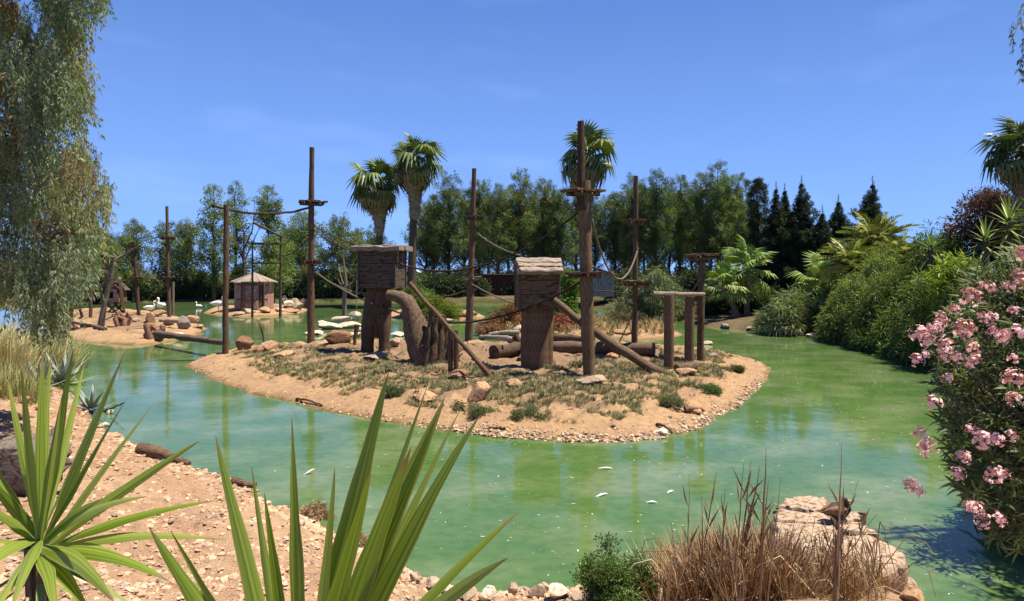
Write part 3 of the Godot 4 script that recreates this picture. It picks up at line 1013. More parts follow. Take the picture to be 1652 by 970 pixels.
func _ready() -> void:
	R.seed = 20240
	bump.seed = 3; bump.frequency = 0.55; bump.fractal_octaves = 3
	fine.seed = 8; fine.frequency = 1.6; fine.fractal_octaves = 3
	# ---- camera, level, its lens shifted down a little
	var cam := Camera3D.new()
	cam.name = "camera"
	cam.projection = Camera3D.PROJECTION_FRUSTUM
	cam.near = 0.1
	cam.far = 3000.0
	cam.size = 0.1 * 2.0 * 485.0 / F
	cam.frustum_offset = Vector2(0, 0.1 * (HZ - 485.0) / F)
	cam.position = Vector3(0, EYE, 0)
	add_child(cam)
	cam.current = true
	# ---- sky and sun
	var env := Environment.new()
	env.background_mode = Environment.BG_SKY
	var sk := ProceduralSkyMaterial.new()
	sk.sky_top_color = Color(0.147, 0.272, 0.522)
	sk.sky_horizon_color = Color(0.448, 0.595, 0.825)
	sk.sky_curve = 0.24
	sk.ground_bottom_color = Color(0.25, 0.22, 0.16)
	sk.ground_horizon_color = Color(0.45, 0.55, 0.62)
	sk.sun_angle_max = 12.0
	sk.sun_curve = 0.05
	var wisps := Image.create(1024, 512, false, Image.FORMAT_RGBA8)   # thin high cloud, low over the horizon
	for j in 256:
		var el := 90.0 - j * 180.0 / 512.0
		for i in 1024:
			var u := TAU * i / 1024.0
			var v := bump.get_noise_3d(cos(u) * 4.0, el * 0.42 + 3.0 * sin(u + 1.0), sin(u) * 4.0) + 0.4 * fine.get_noise_3d(cos(u) * 5.0, el * 0.5, sin(u) * 5.0)
			var a := 0.022 * smoothstep(0.05, 0.75, v) * (1.0 - smoothstep(14.0, 32.0, el))
			wisps.set_pixel(i, j, Color(1, 1, 1, a))
	sk.sky_cover = ImageTexture.create_from_image(wisps)
	var sky := Sky.new()
	sky.sky_material = sk
	env.sky = sky
	env.tonemap_mode = Environment.TONE_MAPPER_LINEAR
	env.tonemap_exposure = 2.05
	env.sdfgi_enabled = true
	env.ssao_enabled = true
	env.ssil_enabled = true
	var we := WorldEnvironment.new()
	we.name = "environment"
	we.environment = env
	add_child(we)
	var sun := DirectionalLight3D.new()
	sun.name = "sun"
	sun.light_energy = 1.6
	sun.light_color = Color(1.0, 0.95, 0.87)
	sun.light_angular_distance = 0.5
	sun.shadow_enabled = true
	add_child(sun)
	sun.look_at_from_position(Vector3.ZERO, -Vector3(0.72, 1.82, -0.02), Vector3.UP)

	survey()
	materials()
	shared()
	setting()
	far_things()
	back_trees()
	right_bank()
	left_bank()
	main_island()
	left_island()
	islets()
	near_things()


func ground_at(px: float, d: float) -> Vector3:
	var x := (px - 826.0) / F * d
	return Vector3(x, maxf(height(x, -d), 0.0), -d)

func rise_to(b: Vector3, py: float) -> float: return EYE + (HZ - py) / F * -b.z - b.y


# ---------------------------------------------------------------- beyond the water: sheds, wall
func far_things() -> void:
	# low dark red wall behind the trees
	var c := ground_at(806, 76)
	var o := thing("garden_wall", "long low dark red wall in the shade under the trees across the water", "wall", c)
	var mb := MB.new()
	boxy(mb, Transform3D(Basis(), c + Vector3(0, 1.1, 0)), Vector3(5.4, 2.6, 0.25))
	part(mb, "wall", M.brickred, o)
	mb = MB.new()
	mb.plank(Transform3D(Basis(), c + Vector3(0, 2.46, 0.02)), 5.6, 0.45, 0.12, R, 0.02)
	part(mb, "coping", M.board, o)
	# pale shed with a lean-to roof
	c = ground_at(962, 60)
	c.y += 0.1
	o = thing("garden_shed", "pale grey boarded shed raised on posts behind the tallest pole, tiled lean-to roof", "shed", c)
	for i in 10:
		mb = MB.new()
		mb.plank(Transform3D(Basis(Vector3.BACK, PI / 2) * Basis(Vector3.RIGHT, PI / 2), c + Vector3((i - 4.5) * 0.29, 1.75, 1.2)), 2.3, 0.28, 0.06, R, 0.02)
		part(mb, "board", M.paint, o)
	mb = MB.new()
	boxy(mb, Transform3D(Basis(), c + Vector3(0, 1.75, 0.0)), Vector3(2.8, 2.2, 2.3))
	part(mb, "lining", M.board_dark, o)
	for sx in [-1.3, 1.3]:
		mb = MB.new()
		mb.tube([c + Vector3(sx, -0.3, 1.0), c + Vector3(sx, 0.7, 1.0)], [0.12, 0.11], 8)
		part(mb, "leg", M.pole, o)
	for i in 8:
		for j in 3:
			mb = MB.new()
			mb.plank(Transform3D(Basis(Vector3.BACK, -0.32), c + Vector3((j - 1) * 1.12, 3.12 - (j - 1) * 0.36, -1.2 + i * 0.4)), 1.2, 0.36, 0.07, R, 0.06)
			part(mb, "roof_tile", M.rock_slab, o)
	# small white hutch behind the left nest box
	c = ground_at(657, 66)
	o = thing("white_hutch", "small white hutch with a sloping lid seen just right of the left nest box", "hutch", c)
	mb = MB.new()
	boxy(mb, Transform3D(Basis(), c + Vector3(0, 3.0, 0)), Vector3(1.7, 1.3, 1.2))
	part(mb, "body", M.paint_white, o)
	mb = MB.new()
	boxy(mb, Transform3D(Basis(), c + Vector3(-0.1, 3.1, 0.61)), Vector3(0.5, 0.35, 0.03))
	part(mb, "opening", M.black, o)
	mb = MB.new()
	mb.plank(Transform3D(Basis(Vector3.BACK, -0.5), c + Vector3(0.55, 3.62, 0)), 1.8, 1.5, 0.08, R, 0.02)
	part(mb, "lid", M.paint_white, o)
	for sx in [-0.6, 0.6]:
		mb = MB.new()
		mb.tube([c + Vector3(sx, -0.3, 0), c + Vector3(sx, 2.4, 0)], [0.1, 0.1], 8)
		part(mb, "leg", M.pole_dark, o)
	# three thin perches of the far enclosure
	for q in [[700, 472, 438, 24.0, "thin far perch with one cross bar, left of the middle pole"], [575, 474, 428, 20.0, "thin far perch standing between the trees left of the left nest box"], [471, 470, 452, 26.0, "thin far perch with a cross bar right of the round hut"]]:
		var b := ground_at(q[0], 70)
		o = thing("bird_perch", q[4], "perch", b, "thin perches across the water")
		var t := P(q[0], q[2], 70)
		mb = MB.new()
		mb.tube([b + Vector3.DOWN * 0.2, t], [0.07, 0.06], 7)
		part(mb, "post", M.trunk_pale, o)
		mb = MB.new()
		mb.plank(Transform3D(Basis(), t), q[3] / F * 70, 0.25, 0.1, R, 0.05)
		part(mb, "cross_bar", M.trunk_pale, o)


func back_trees() -> void:
	var green := Color(0.125, 0.175, 0.07)
	var olive := Color(0.175, 0.215, 0.085)
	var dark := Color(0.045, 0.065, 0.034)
	var fresh := Color(0.185, 0.245, 0.075)
	# tall feathery sheoaks in a row, bare trunks below
	var where := ["behind the right palm skirt of the pair", "left of the middle pole", "directly behind the middle pole", "right of the middle pole", "left of the square nest box", "above the square box, taller of two", "above the square box, shorter of two", "just left of the tallest pole", "right of the palm behind the tallest pole", "left of the two-deck pole", "directly behind the two-deck pole", "right of the two-deck pole", "above the two posts with a beam", "tallest at the right end of the row", "last at the right end, left of the cypress", "far right, above the fan palms", "rear, behind the taller shaggy palm", "rear, left of the middle pole", "rear, right of the middle pole", "rear, just left of the square box", "rear, over the square box", "rear, right of the square box", "rear, just right of the tallest pole", "rear, left of the two-deck pole", "rear, right of the two-deck pole", "rear, left of the beam frame", "rear, over the beam frame", "rear, left of the right end", "rear, at the right end"]
	var k := 0
	for q in [[700, 318, 44, 84], [724, 286, 62, 80], [772, 292, 60, 84], [803, 300, 46, 78], [838, 278, 62, 80], [878, 290, 56, 82], [902, 306, 44, 80], [930, 296, 50, 86], [992, 312, 50, 84], [1022, 284, 52, 82], [1058, 274, 56, 80], [1098, 284, 50, 84], [1130, 282, 50, 80], [1158, 265, 62, 78], [1190, 282, 56, 80], [1208, 330, 50, 74], [688, 330, 60, 95], [750, 312, 66, 95], [788, 318, 64, 96], [820, 308, 60, 96], [860, 306, 66, 97], [892, 318, 60, 95], [960, 320, 66, 97], [1008, 318, 60, 95], [1040, 304, 66, 96], [1080, 302, 64, 96], [1116, 310, 62, 95], [1146, 296, 66, 95], [1176, 300, 64, 95]]:
		var b := ground_at(q[0], q[3])
		var w: float = q[2] / F * q[3]
		tree("sheoak_tree", "tall dark tree in the far row, " + where[k], "tree", b, rise_to(b, q[1]), func(t: float) -> float: return 0.1 + 0.74 * w * pow(1.0 - t, 0.6) * smoothstep(-0.25, 0.3, t), 60, 5, K.needle, green.lerp(olive, rnd(0, 1)), {"group": "tall trees in the row across the water", "from": 0.2, "r": 0.2, "clump": 0.42, "tall": 1.6, "rise": 1.1, "size": 0.9, "vary": 0.55, "step": 1.0, "tip": 0.4, "trunk": M.trunk_pale if k % 3 == 0 else M.trunk})
		k += 1
	# poplars and gums to the left
	where = ["right above the bare-stemmed tree", "tallest, just left of the left end pole's rope", "slender, its crown split, right of the left end pole", "left of the two-deck pole on the left island", "behind the two-deck pole on the left island", "right of the two-deck pole on the left island", "left edge above the dead tree", "low and round beside the round hut", "behind the tall pole with the winged deck", "right of the tall pole with the winged deck", "leaning in left of the left nest box", "dim and bluish behind the left nest box", "far behind the hutch on legs", "behind the eucalyptus at the left edge", "low, filling the gap right of the round hut"]
	k = 0
	for q in [[345, 298, 56, 72, fresh], [380, 292, 46, 78, fresh], [432, 300, 52, 80, fresh], [215, 358, 56, 70, olive], [268, 362, 50, 80, green], [300, 358, 60, 74, olive], [165, 372, 60, 66, olive], [440, 385, 70, 66, fresh], [490, 345, 70, 76, fresh], [545, 352, 76, 74, olive], [572, 376, 54, 80, olive], [604, 372, 60, 84, green], [186, 384, 50, 78, green], [110, 380, 70, 60, olive], [462, 368, 60, 82, fresh]]:
		var b := ground_at(q[0], q[3])
		var w: float = q[2] / F * q[3]
		tree("poplar_tree", "light green tree across the water, " + where[k], "tree", b, rise_to(b, q[1]), func(t: float) -> float: return 0.1 + 0.62 * w * pow(1.0 - t, 0.6) * smoothstep(-0.1, 0.35, t), 40, 6, K.broad, q[4], {"group": "light green trees at the left far shore", "from": 0.12 if k != 2 else 0.55, "r": 0.18, "clump": 0.48, "tall": 1.3, "rise": 1.0, "size": 0.95, "vary": 0.45, "tip": 0.4})
		k += 1
	# bare grey-stemmed tree whose leaves are only at its tips
	var bt := ground_at(398, 68)
	var ob := thing("bare_tree", "bare grey forked tree rising behind the round hut", "tree", bt)
	var mb := MB.new()
	var tp := P(393, 400, 68)
	mb.tube([bt + Vector3.DOWN * 0.2, P(394, 450, 68), tp], [0.22, 0.18, 0.13], 8, bump, 0.2)
	for e in [[378, 348], [386, 335], [405, 345], [418, 362], [372, 372], [412, 330]]:
		mb.tube([P(393, 420 + rnd(-18, 10), 68), P((393 + e[0]) / 2.0, (400 + e[1]) / 2.0 + 8, 68) + ball() * 0.5, P(e[0], e[1], 68) + ball() * 0.8], [0.09, 0.06, 0.02], 5, null, 0.0, false)
	part(mb, "branches", M.trunk, ob)
	# undergrowth that closes the far shore
	k = 0
	var spots := ["at the left end of the far shore", "behind the pelicans", "behind the white swimming bird", "left of the round hut", "behind the round hut", "right of the round hut", "behind the pole with the winged deck", "left of the white rocks", "behind the white rocks", "under the left nest box", "left of the curved trunk", "behind the yellow green bush", "right of the yellow green bush", "left of the dark red wall", "under the square nest box", "left of the pale shed", "right of the pale shed", "behind the pole with a rope to the ground", "behind the two posts", "behind the small fan palm"]
	for q in [[110, 70], [175, 70], [225, 72], [275, 73], [330, 74], [385, 74], [440, 74], [490, 74], [530, 74], [575, 74], [620, 74], [665, 74], [710, 74], [752, 74], [850, 76], [905, 70], [1010, 62], [1050, 58], [1095, 52], [1140, 46]]:
		var b := ground_at(q[0], q[1])
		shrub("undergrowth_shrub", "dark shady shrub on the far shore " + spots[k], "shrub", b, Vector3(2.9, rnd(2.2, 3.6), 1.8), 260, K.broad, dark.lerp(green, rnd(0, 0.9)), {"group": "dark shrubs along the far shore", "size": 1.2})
		k += 1
	for i in 15:
		var px := 640.0 + i * 42.0
		var ub := ground_at(px, 92)
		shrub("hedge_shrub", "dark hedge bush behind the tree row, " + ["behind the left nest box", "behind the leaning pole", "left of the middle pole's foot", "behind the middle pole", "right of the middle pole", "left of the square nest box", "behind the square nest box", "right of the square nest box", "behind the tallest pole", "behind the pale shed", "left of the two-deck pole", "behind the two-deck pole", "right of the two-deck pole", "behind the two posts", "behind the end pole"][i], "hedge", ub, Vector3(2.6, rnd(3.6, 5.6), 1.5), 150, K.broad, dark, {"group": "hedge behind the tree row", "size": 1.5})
	# cypress and dark conifers at the right
	var b := ground_at(1223, 58)
	tree("cypress_tree", "slim dark columnar cypress left of the conifers", "tree", b, rise_to(b, 283), func(t: float) -> float: return 0.78 * smoothstep(1.03, 0.75, t) * smoothstep(-0.1, 0.2, t), 110, 9, K.conifer, dark, {"from": 0.03, "r": 0.15, "clump": 0.34, "rise": 1.5, "size": 0.7})
	k = 0
	where = ["double-topped conifer next to the slim cypress", "second top of the double conifer beside the cypress", "tall spired conifer in the middle of the group", "short conifer right of the tall spired one", "broad conifer left of the leaning one", "leaning conifer with tiered branches, highest at the right", "low conifer at the right end behind the date palm", "conifer filling the gap behind the weeping bush"]
	for q in [[1247, 300, 40, 56, 0.2], [1264, 302, 40, 58, 0.1], [1294, 290, 74, 54, 0.0], [1326, 342, 60, 52, 0.0], [1352, 322, 66, 54, 0.0], [1394, 292, 82, 50, 0.7], [1424, 352, 60, 52, 0.2], [1278, 350, 60, 60, 0.0]]:
		b = ground_at(q[0], q[3])
		var w: float = q[2] / F * q[3]
		tree("conifer_tree", "dark green " + where[k], "tree", b, rise_to(b, q[1]), func(t: float) -> float: return 0.03 + 0.85 * w * maxf(0.96 - t, 0.0), 132, 5, K.conifer, dark, {"group": "dark conifers beyond the right shore", "from": 0.04, "r": 0.16, "clump": 0.2, "tall": 0.5, "rise": 0.22, "lean": Vector3(q[4], 0, 0), "size": 0.85, "whorl": 4, "step": 0.45, "tip": 0.25, "spire": 1.0})
		k += 1
	# palms with dry skirts
	for q in [[612, 300, 62, "shorter shaggy fan palm with a dry skirt above the left nest box", 0.0], [664, 262, 60, "taller shaggy fan palm with a dry skirt right of the left nest box", 0.3], [946, 255, 56, "shaggy fan palm with a dry skirt directly behind the tallest pole", 0.0]]:
		b = ground_at(q[0], q[2])
		fan_palm(q[3], b, rise_to(b, q[1]), 46, 1.75, Color(0.12, 0.17, 0.05), 420, Vector3(q[4], 0, 0), 0.36)
	# fan palms, weeping bush and date palms along the right shore
	for q in [[1180, 463, 40.5, "small fan palm leaning over the shore right of the two posts", 0.9, -0.9], [1205, 437, 42, "bright green fan palm with a short trunk, taller of the two by the shore", 1.25, 0.0], [1330, 468, 36, "low fan palm with a bright flat crown right of the weeping bush", 1.2, 0.2]]:
		b = ground_at(q[0] - q[5] * 10, q[2])
		fan_palm(q[3], b, rise_to(b, q[1]), 30, q[4], Color(0.20, 0.30, 0.07), 0, Vector3(q[5], 0, 0), 0.16)
	b = ground_at(1262, 33.8)
	shrub("weeping_bush", "rounded weeping grey green bush at the right shore", "shrub", b, Vector3(1.6, 2.35, 1.3), 420, K.willow, Color(0.24, 0.28, 0.13), {"size": 1.0})
	for q in [[1160, 43.5, 1.5, 1.5, "left of the leaning fan palm"], [1228, 44.0, 1.7, 1.9, "behind the bright fan palm"], [1192, 46.0, 2.2, 2.6, "between the two fan palms, further back"], [1300, 38.5, 1.3, 1.9, "right of the weeping bush"], [1095, 50.0, 2.2, 2.0, "behind the beam frame"], [1318, 42.0, 2.0, 3.0, "behind the flat-crowned fan palm"]]:
		b = ground_at(q[0], q[1])
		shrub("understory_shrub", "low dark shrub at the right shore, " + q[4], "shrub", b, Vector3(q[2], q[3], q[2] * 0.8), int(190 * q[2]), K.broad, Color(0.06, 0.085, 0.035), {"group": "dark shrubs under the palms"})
	b = ground_at(1050, 44)
	shrub("olive_shrub", "large soft olive green shrub behind the two posts", "shrub", b, Vector3(2.7, 3.6, 2.2), 620, K.willow, Color(0.20, 0.235, 0.12), {"size": 1.0})
	b = ground_at(1110, 47)
	shrub("olive_shrub", "smaller soft olive green shrub right of the large one, behind the end pole", "shrub", b, Vector3(1.9, 2.2, 1.6), 300, K.willow, Color(0.17, 0.21, 0.10), {"size": 1.0})
	for q in [[1372, 412, 33.5, "date palm with upright bright fronds, left of the palm group", 1.0], [1412, 385, 35, "tallest date palm in the middle of the palm group", 1.2], [1450, 405, 33.5, "yellowing date palm at the right of the palm group", 1.0]]:
		b = ground_at(q[0], q[2])
		feather_palm(q[3], b, rise_to(b, q[1] + 20), 56, q[4] * 0.85, Color(0.32, 0.36, 0.08))


func right_bank() -> void:
	var deep := Color(0.13, 0.185, 0.058)
	var mid := Color(0.20, 0.245, 0.085)
	var k := 0
	var where := ["nearest the flat-crowned fan palm, at the water", "rounded, in the middle of the right shore", "below the yellowing date palm", "overhanging the water left of the pink flowers", "tall, feathery, behind the pink flowers", "high, below the spiky yuccas", "filling the corner behind the oleander", "low at the water's edge by two grey stones", "far right, under the palm with a dry skirt", "behind the rounded one, pale tipped"]
	for q in [[1362, 31.5, 1.3, 2.0, mid], [1402, 29.5, 2.0, 2.9, mid], [1450, 27.5, 1.9, 3.2, mid], [1492, 25.6, 1.9, 2.6, deep], [1535, 23.5, 2.2, 3.4, mid], [1512, 27.0, 2.0, 4.3, deep], [1600, 21.5, 2.3, 3.7, deep], [1440, 26.4, 1.3, 1.4, deep], [1668, 18.5, 1.5, 3.0, deep], [1425, 31.0, 2.0, 3.4, mid]]:
		var b := ground_at(q[0], q[1])
		shrub("leafy_shrub", "dense green shrub, " + where[k], "shrub", b, Vector3(q[2], q[3], q[2]), int(q[2] * q[3] * 210), K.bamboo, q[4], {"group": "dense shrubs on the right shore", "leaf": M.leaf_thin, "vary": 0.35, "size": 0.95})
		k += 1
	# spiky bright green clump, yucca trees, plum, palm
	var b := ground_at(1545, 21.5)
	shrub("bright_shrub", "bright yellow green leafy shrub under the yucca trees", "shrub", b, Vector3(1.0, 3.7, 0.9), 420, K.bamboo, Color(0.27, 0.34, 0.06), {"leaf": M.leaf_thin})
	b = ground_at(1502, 23)
	yucca_tree("spiky yucca left of the bright yellow green shrub, against the sky", b, [P(1502, 396, 23)], 1.15, Color(0.20, 0.30, 0.09))
	b = ground_at(1592, 19)
	yucca_tree("yucca tree with a small spiky head, lower left of two", b, [P(1590, 380, 19)], 1.05, Color(0.22, 0.32, 0.08))
	b = ground_at(1630, 17.5)
	yucca_tree("yucca tree with a large spiky head against the palm skirt", b, [P(1628, 352, 17.5)], 1.15, Color(0.24, 0.34, 0.08))
	b = ground_at(1606, 26)
	tree("plum_tree", "purple leaved plum tree behind the yuccas", "tree", b, rise_to(b, 310), func(t: float) -> float: return 0.25 + 1.15 * smoothstep(1.05, 0.6, t) * smoothstep(0.2, 0.6, t), 44, 10, K.small, Color(0.10, 0.055, 0.055), {"from": 0.3, "r": 0.14, "clump": 0.6, "rise": 0.5, "size": 1.4, "vary": 0.4})
	b = ground_at(1652, 24)
	fan_palm("tall shaggy fan palm with a dry skirt at the right edge", b, rise_to(b, 248), 56, 0.82, Color(0.09, 0.13, 0.04), 420, Vector3.ZERO, 0.24)
	# pale stones at that shore
	var n := 0
	for q in [[1400, 556, 42, 10, "pale flat stone at the right shore below the rounded shrub"], [1325, 546, 40, 9, "pale sunlit stone beside the weeping bush"], [1445, 575, 18, 9, "left of two grey stones under the shrubs at the right shore"], [1466, 579, 18, 9, "right of two grey stones under the shrubs at the right shore"], [1172, 529, 24, 8, "pale stone at the foot of the leaning fan palm"], [1215, 532, 26, 6, "flat stone below the bright fan palm"]]:
		rock(q[4], q[0], q[1], q[2], q[3], n % 7, M.rock_pale if n < 2 else M.rock_grey, "stones at the right shore")
		n += 1


# ---------------------------------------------------------------- left: hanging eucalyptus, dry grass, agaves
func hanging(o: Node3D, spots: Array, color: Color, size := 1.0) -> void:
	var T := [[], [], []]; var C := [[], [], []]
	for s in spots:
		var tone := vary(color, 0.25)
		if R.randf() < 0.07: tone = vary(Color(0.22, 0.14, 0.08), 0.2)
		if R.randf() < 0.3: tone = vary(Color(0.34, 0.37, 0.21), 0.2)
		for i in s[1]:
			var j := R.randi_range(0, 2)
			T[j].append(Transform3D(Basis.from_euler(Vector3(rnd(-0.35, 0.35), rnd(0, TAU), rnd(-0.35, 0.35))).scaled(Vector3.ONE * size * rnd(0.75, 1.2)), s[0] + ball() * Vector3(0.22, 0.30, 0.26)))
			C[j].append(vary(tone, 0.2))
	for j in 3: many("foliage", K.strand[j], M.leaf_thin, o, T[j], C[j], "stuff")

func left_bank() -> void:
	var base := ground_at(-190, 10.5)
	var o := thing("eucalyptus_tree", "large weeping eucalyptus hanging into the picture at the left edge", "tree", base)
	var mb := MB.new()
	var fork := P(-150, 330, 10.6)
	mb.tube([base + Vector3.DOWN * 0.3, base.lerp(fork, 0.5) + Vector3(0.1, 0, 0), fork, P(-120, 60, 10.4), P(-60, -260, 10.2)], [0.30, 0.26, 0.22, 0.17, 0.06], 10, bump, 0.2)
	var edge := [[-260, 190], [-120, 180], [-20, 172], [40, 142], [90, 118], [150, 138], [205, 132], [240, 112], [280, 168], [310, 176], [360, 158], [410, 146], [470, 124], [525, 96], [560, 60]]
	var spots := []
	var tips := []
	for i in 760:
		var py := rnd(-250, 545)
		var ex := 0.0
		for j in edge.size() - 1:
			if py >= edge[j][0] and py <= edge[j + 1][0]: ex = lerpf(edge[j][1], edge[j + 1][1], (py - edge[j][0]) / (edge[j + 1][0] - edge[j][0]))
		var px := ex - 6.0 - 330.0 * pow(R.randf(), 1.5)
		if py > lerpf(505.0, 530.0, smoothstep(20.0, 95.0, px)): continue
		var d := rnd(8.6, 12.0)
		var p := P(px, py - 22, d)
		if bump.get_noise_2d(px / 45.0, py / 55.0) > 0.06 + 0.0006 * maxf(py - 60.0, 0.0): continue
		spots.append([p, R.randi_range(12, 26)])
		if i % 5 == 0: tips.append(p)
	for t in tips:
		var st := fork.lerp(P(-70, -200, 10.2), clampf((t.y - fork.y) / 5.2, 0.0, 1.0)) if t.y > fork.y else base.lerp(fork, clampf((t.y - base.y) / (fork.y - base.y), 0.6, 1.0))
		var m: Vector3 = st.lerp(t, 0.55) + Vector3(0, 0.35, 0) + ball() * 0.2
		mb.tube([st, m, t], [0.045, 0.028, 0.007], 5, null, 0.0, false)
	part(mb, "trunk", M.trunk_pale, o)
	hanging(o, spots, Color(0.25, 0.32, 0.20), 0.62)
	# the branch of another one, entering at the upper right corner
	base = ground_at(2230, 8.2)
	o = thing("eucalyptus_tree", "eucalyptus at the upper right corner, only a drooping branch tip in view", "tree", base)
	mb = MB.new()
	var up := base + Vector3(0, 5.6, 0)
	mb.tube([base + Vector3.DOWN * 0.3, base + Vector3(0.1, 3, 0), up, up + Vector3(0.4, 3, 0.3)], [0.26, 0.22, 0.17, 0.06], 10, bump, 0.2)
	mb.tube([up, P(1900, -90, 8.2), P(1740, -70, 8.0), P(1655, 5, 7.9)], [0.09, 0.05, 0.025, 0.006], 6, null, 0.0, false)
	part(mb, "trunk", M.trunk_pale, o)
	var sp := [[P(1652, 52, 7.9), 6], [P(1668, 20, 7.9), 8], [P(1690, 60, 7.9), 14], [P(1705, 10, 8), 14], [P(1740, -40, 8), 22], [P(1810, -80, 8.1), 26], [P(1900, -110, 8.2), 26]]
	for i in 60: sp.append([up + Vector3(rnd(-1.2, 2.2), rnd(-0.5, 3.2), rnd(-1.7, 1.7)), 20])
	hanging(o, sp, Color(0.14, 0.17, 0.095), 0.6)
	# pale dry grass and green grass at the water, left
	var where := ["large, at the left edge behind the agaves", "greener, between the dry clump and the agaves", "at the far left by the water", "in front of the eucalyptus, low"]
	var k := 0
	for q in [[36, 606, 2.4, 520, Color(0.52, 0.48, 0.24), 0.95], [92, 596, 1.6, 200, Color(0.20, 0.26, 0.09), 0.7], [-30, 612, 1.8, 260, Color(0.52, 0.47, 0.25), 1.0], [18, 640, 1.2, 120, Color(0.34, 0.34, 0.15), 0.5]]:
		var b := G(q[0], q[1], 6.0)
		var g := thing("grass_clump", "tall pale grass clump, " + where[k], "grass", b, "tall grass clumps on the left bank")
		for j in 2:
			var T := []; var C := []
			for i in q[3] / 2:
				var a: Vector3 = ball() * float(q[2]) * 0.5
				var x := b.x + a.x; var z := b.z + a.z
				T.append(Transform3D(yaw(q[5] * rnd(0.9, 1.9)), Vector3(x, maxf(land(x, z), 0) - 0.02, z)))
				C.append(vary(q[4], 0.3))
			many("blades", K.tall[j], M.dry, g, T, C, "stuff")
		k += 1
	# agaves
	for q in [[100, 622, 1.0, "larger blue grey agave at the water's edge behind the yucca"], [146, 664, 0.62, "smaller blue grey agave nearer the water, right of the larger one"], [62, 628, 0.8, "agave half hidden in the grass, leftmost"]]:
		var b := G(q[0], q[1], 6.0)
		var g := thing("agave", q[3], "agave", b, "blue grey agaves on the left bank")
		for i in 20:
			var a := i * 2.4
			var e := lerpf(1.35, 0.1, i / 20.0) + rnd(-0.1, 0.1)
			var dir := Vector3(cos(a) * cos(e), sin(e), sin(a) * cos(e))
			var l: float = q[2] * rnd(0.85, 1.15)
			var lb := MB.new()
			lb.blade(b + dir * 0.04 + Vector3.UP * 0.05, b + dir * l + Vector3.UP * 0.05, Vector3(-sin(a), 0.15, cos(a)), 0.15 * q[2], Vector3(0, 0.05, 0) * (1 if i % 3 else -1), 8, 0.35, Color(0.15, 0.20, 0.165), Color(0.26, 0.31, 0.255), 0.35)
			part(lb, "leaf", M.agave, g)


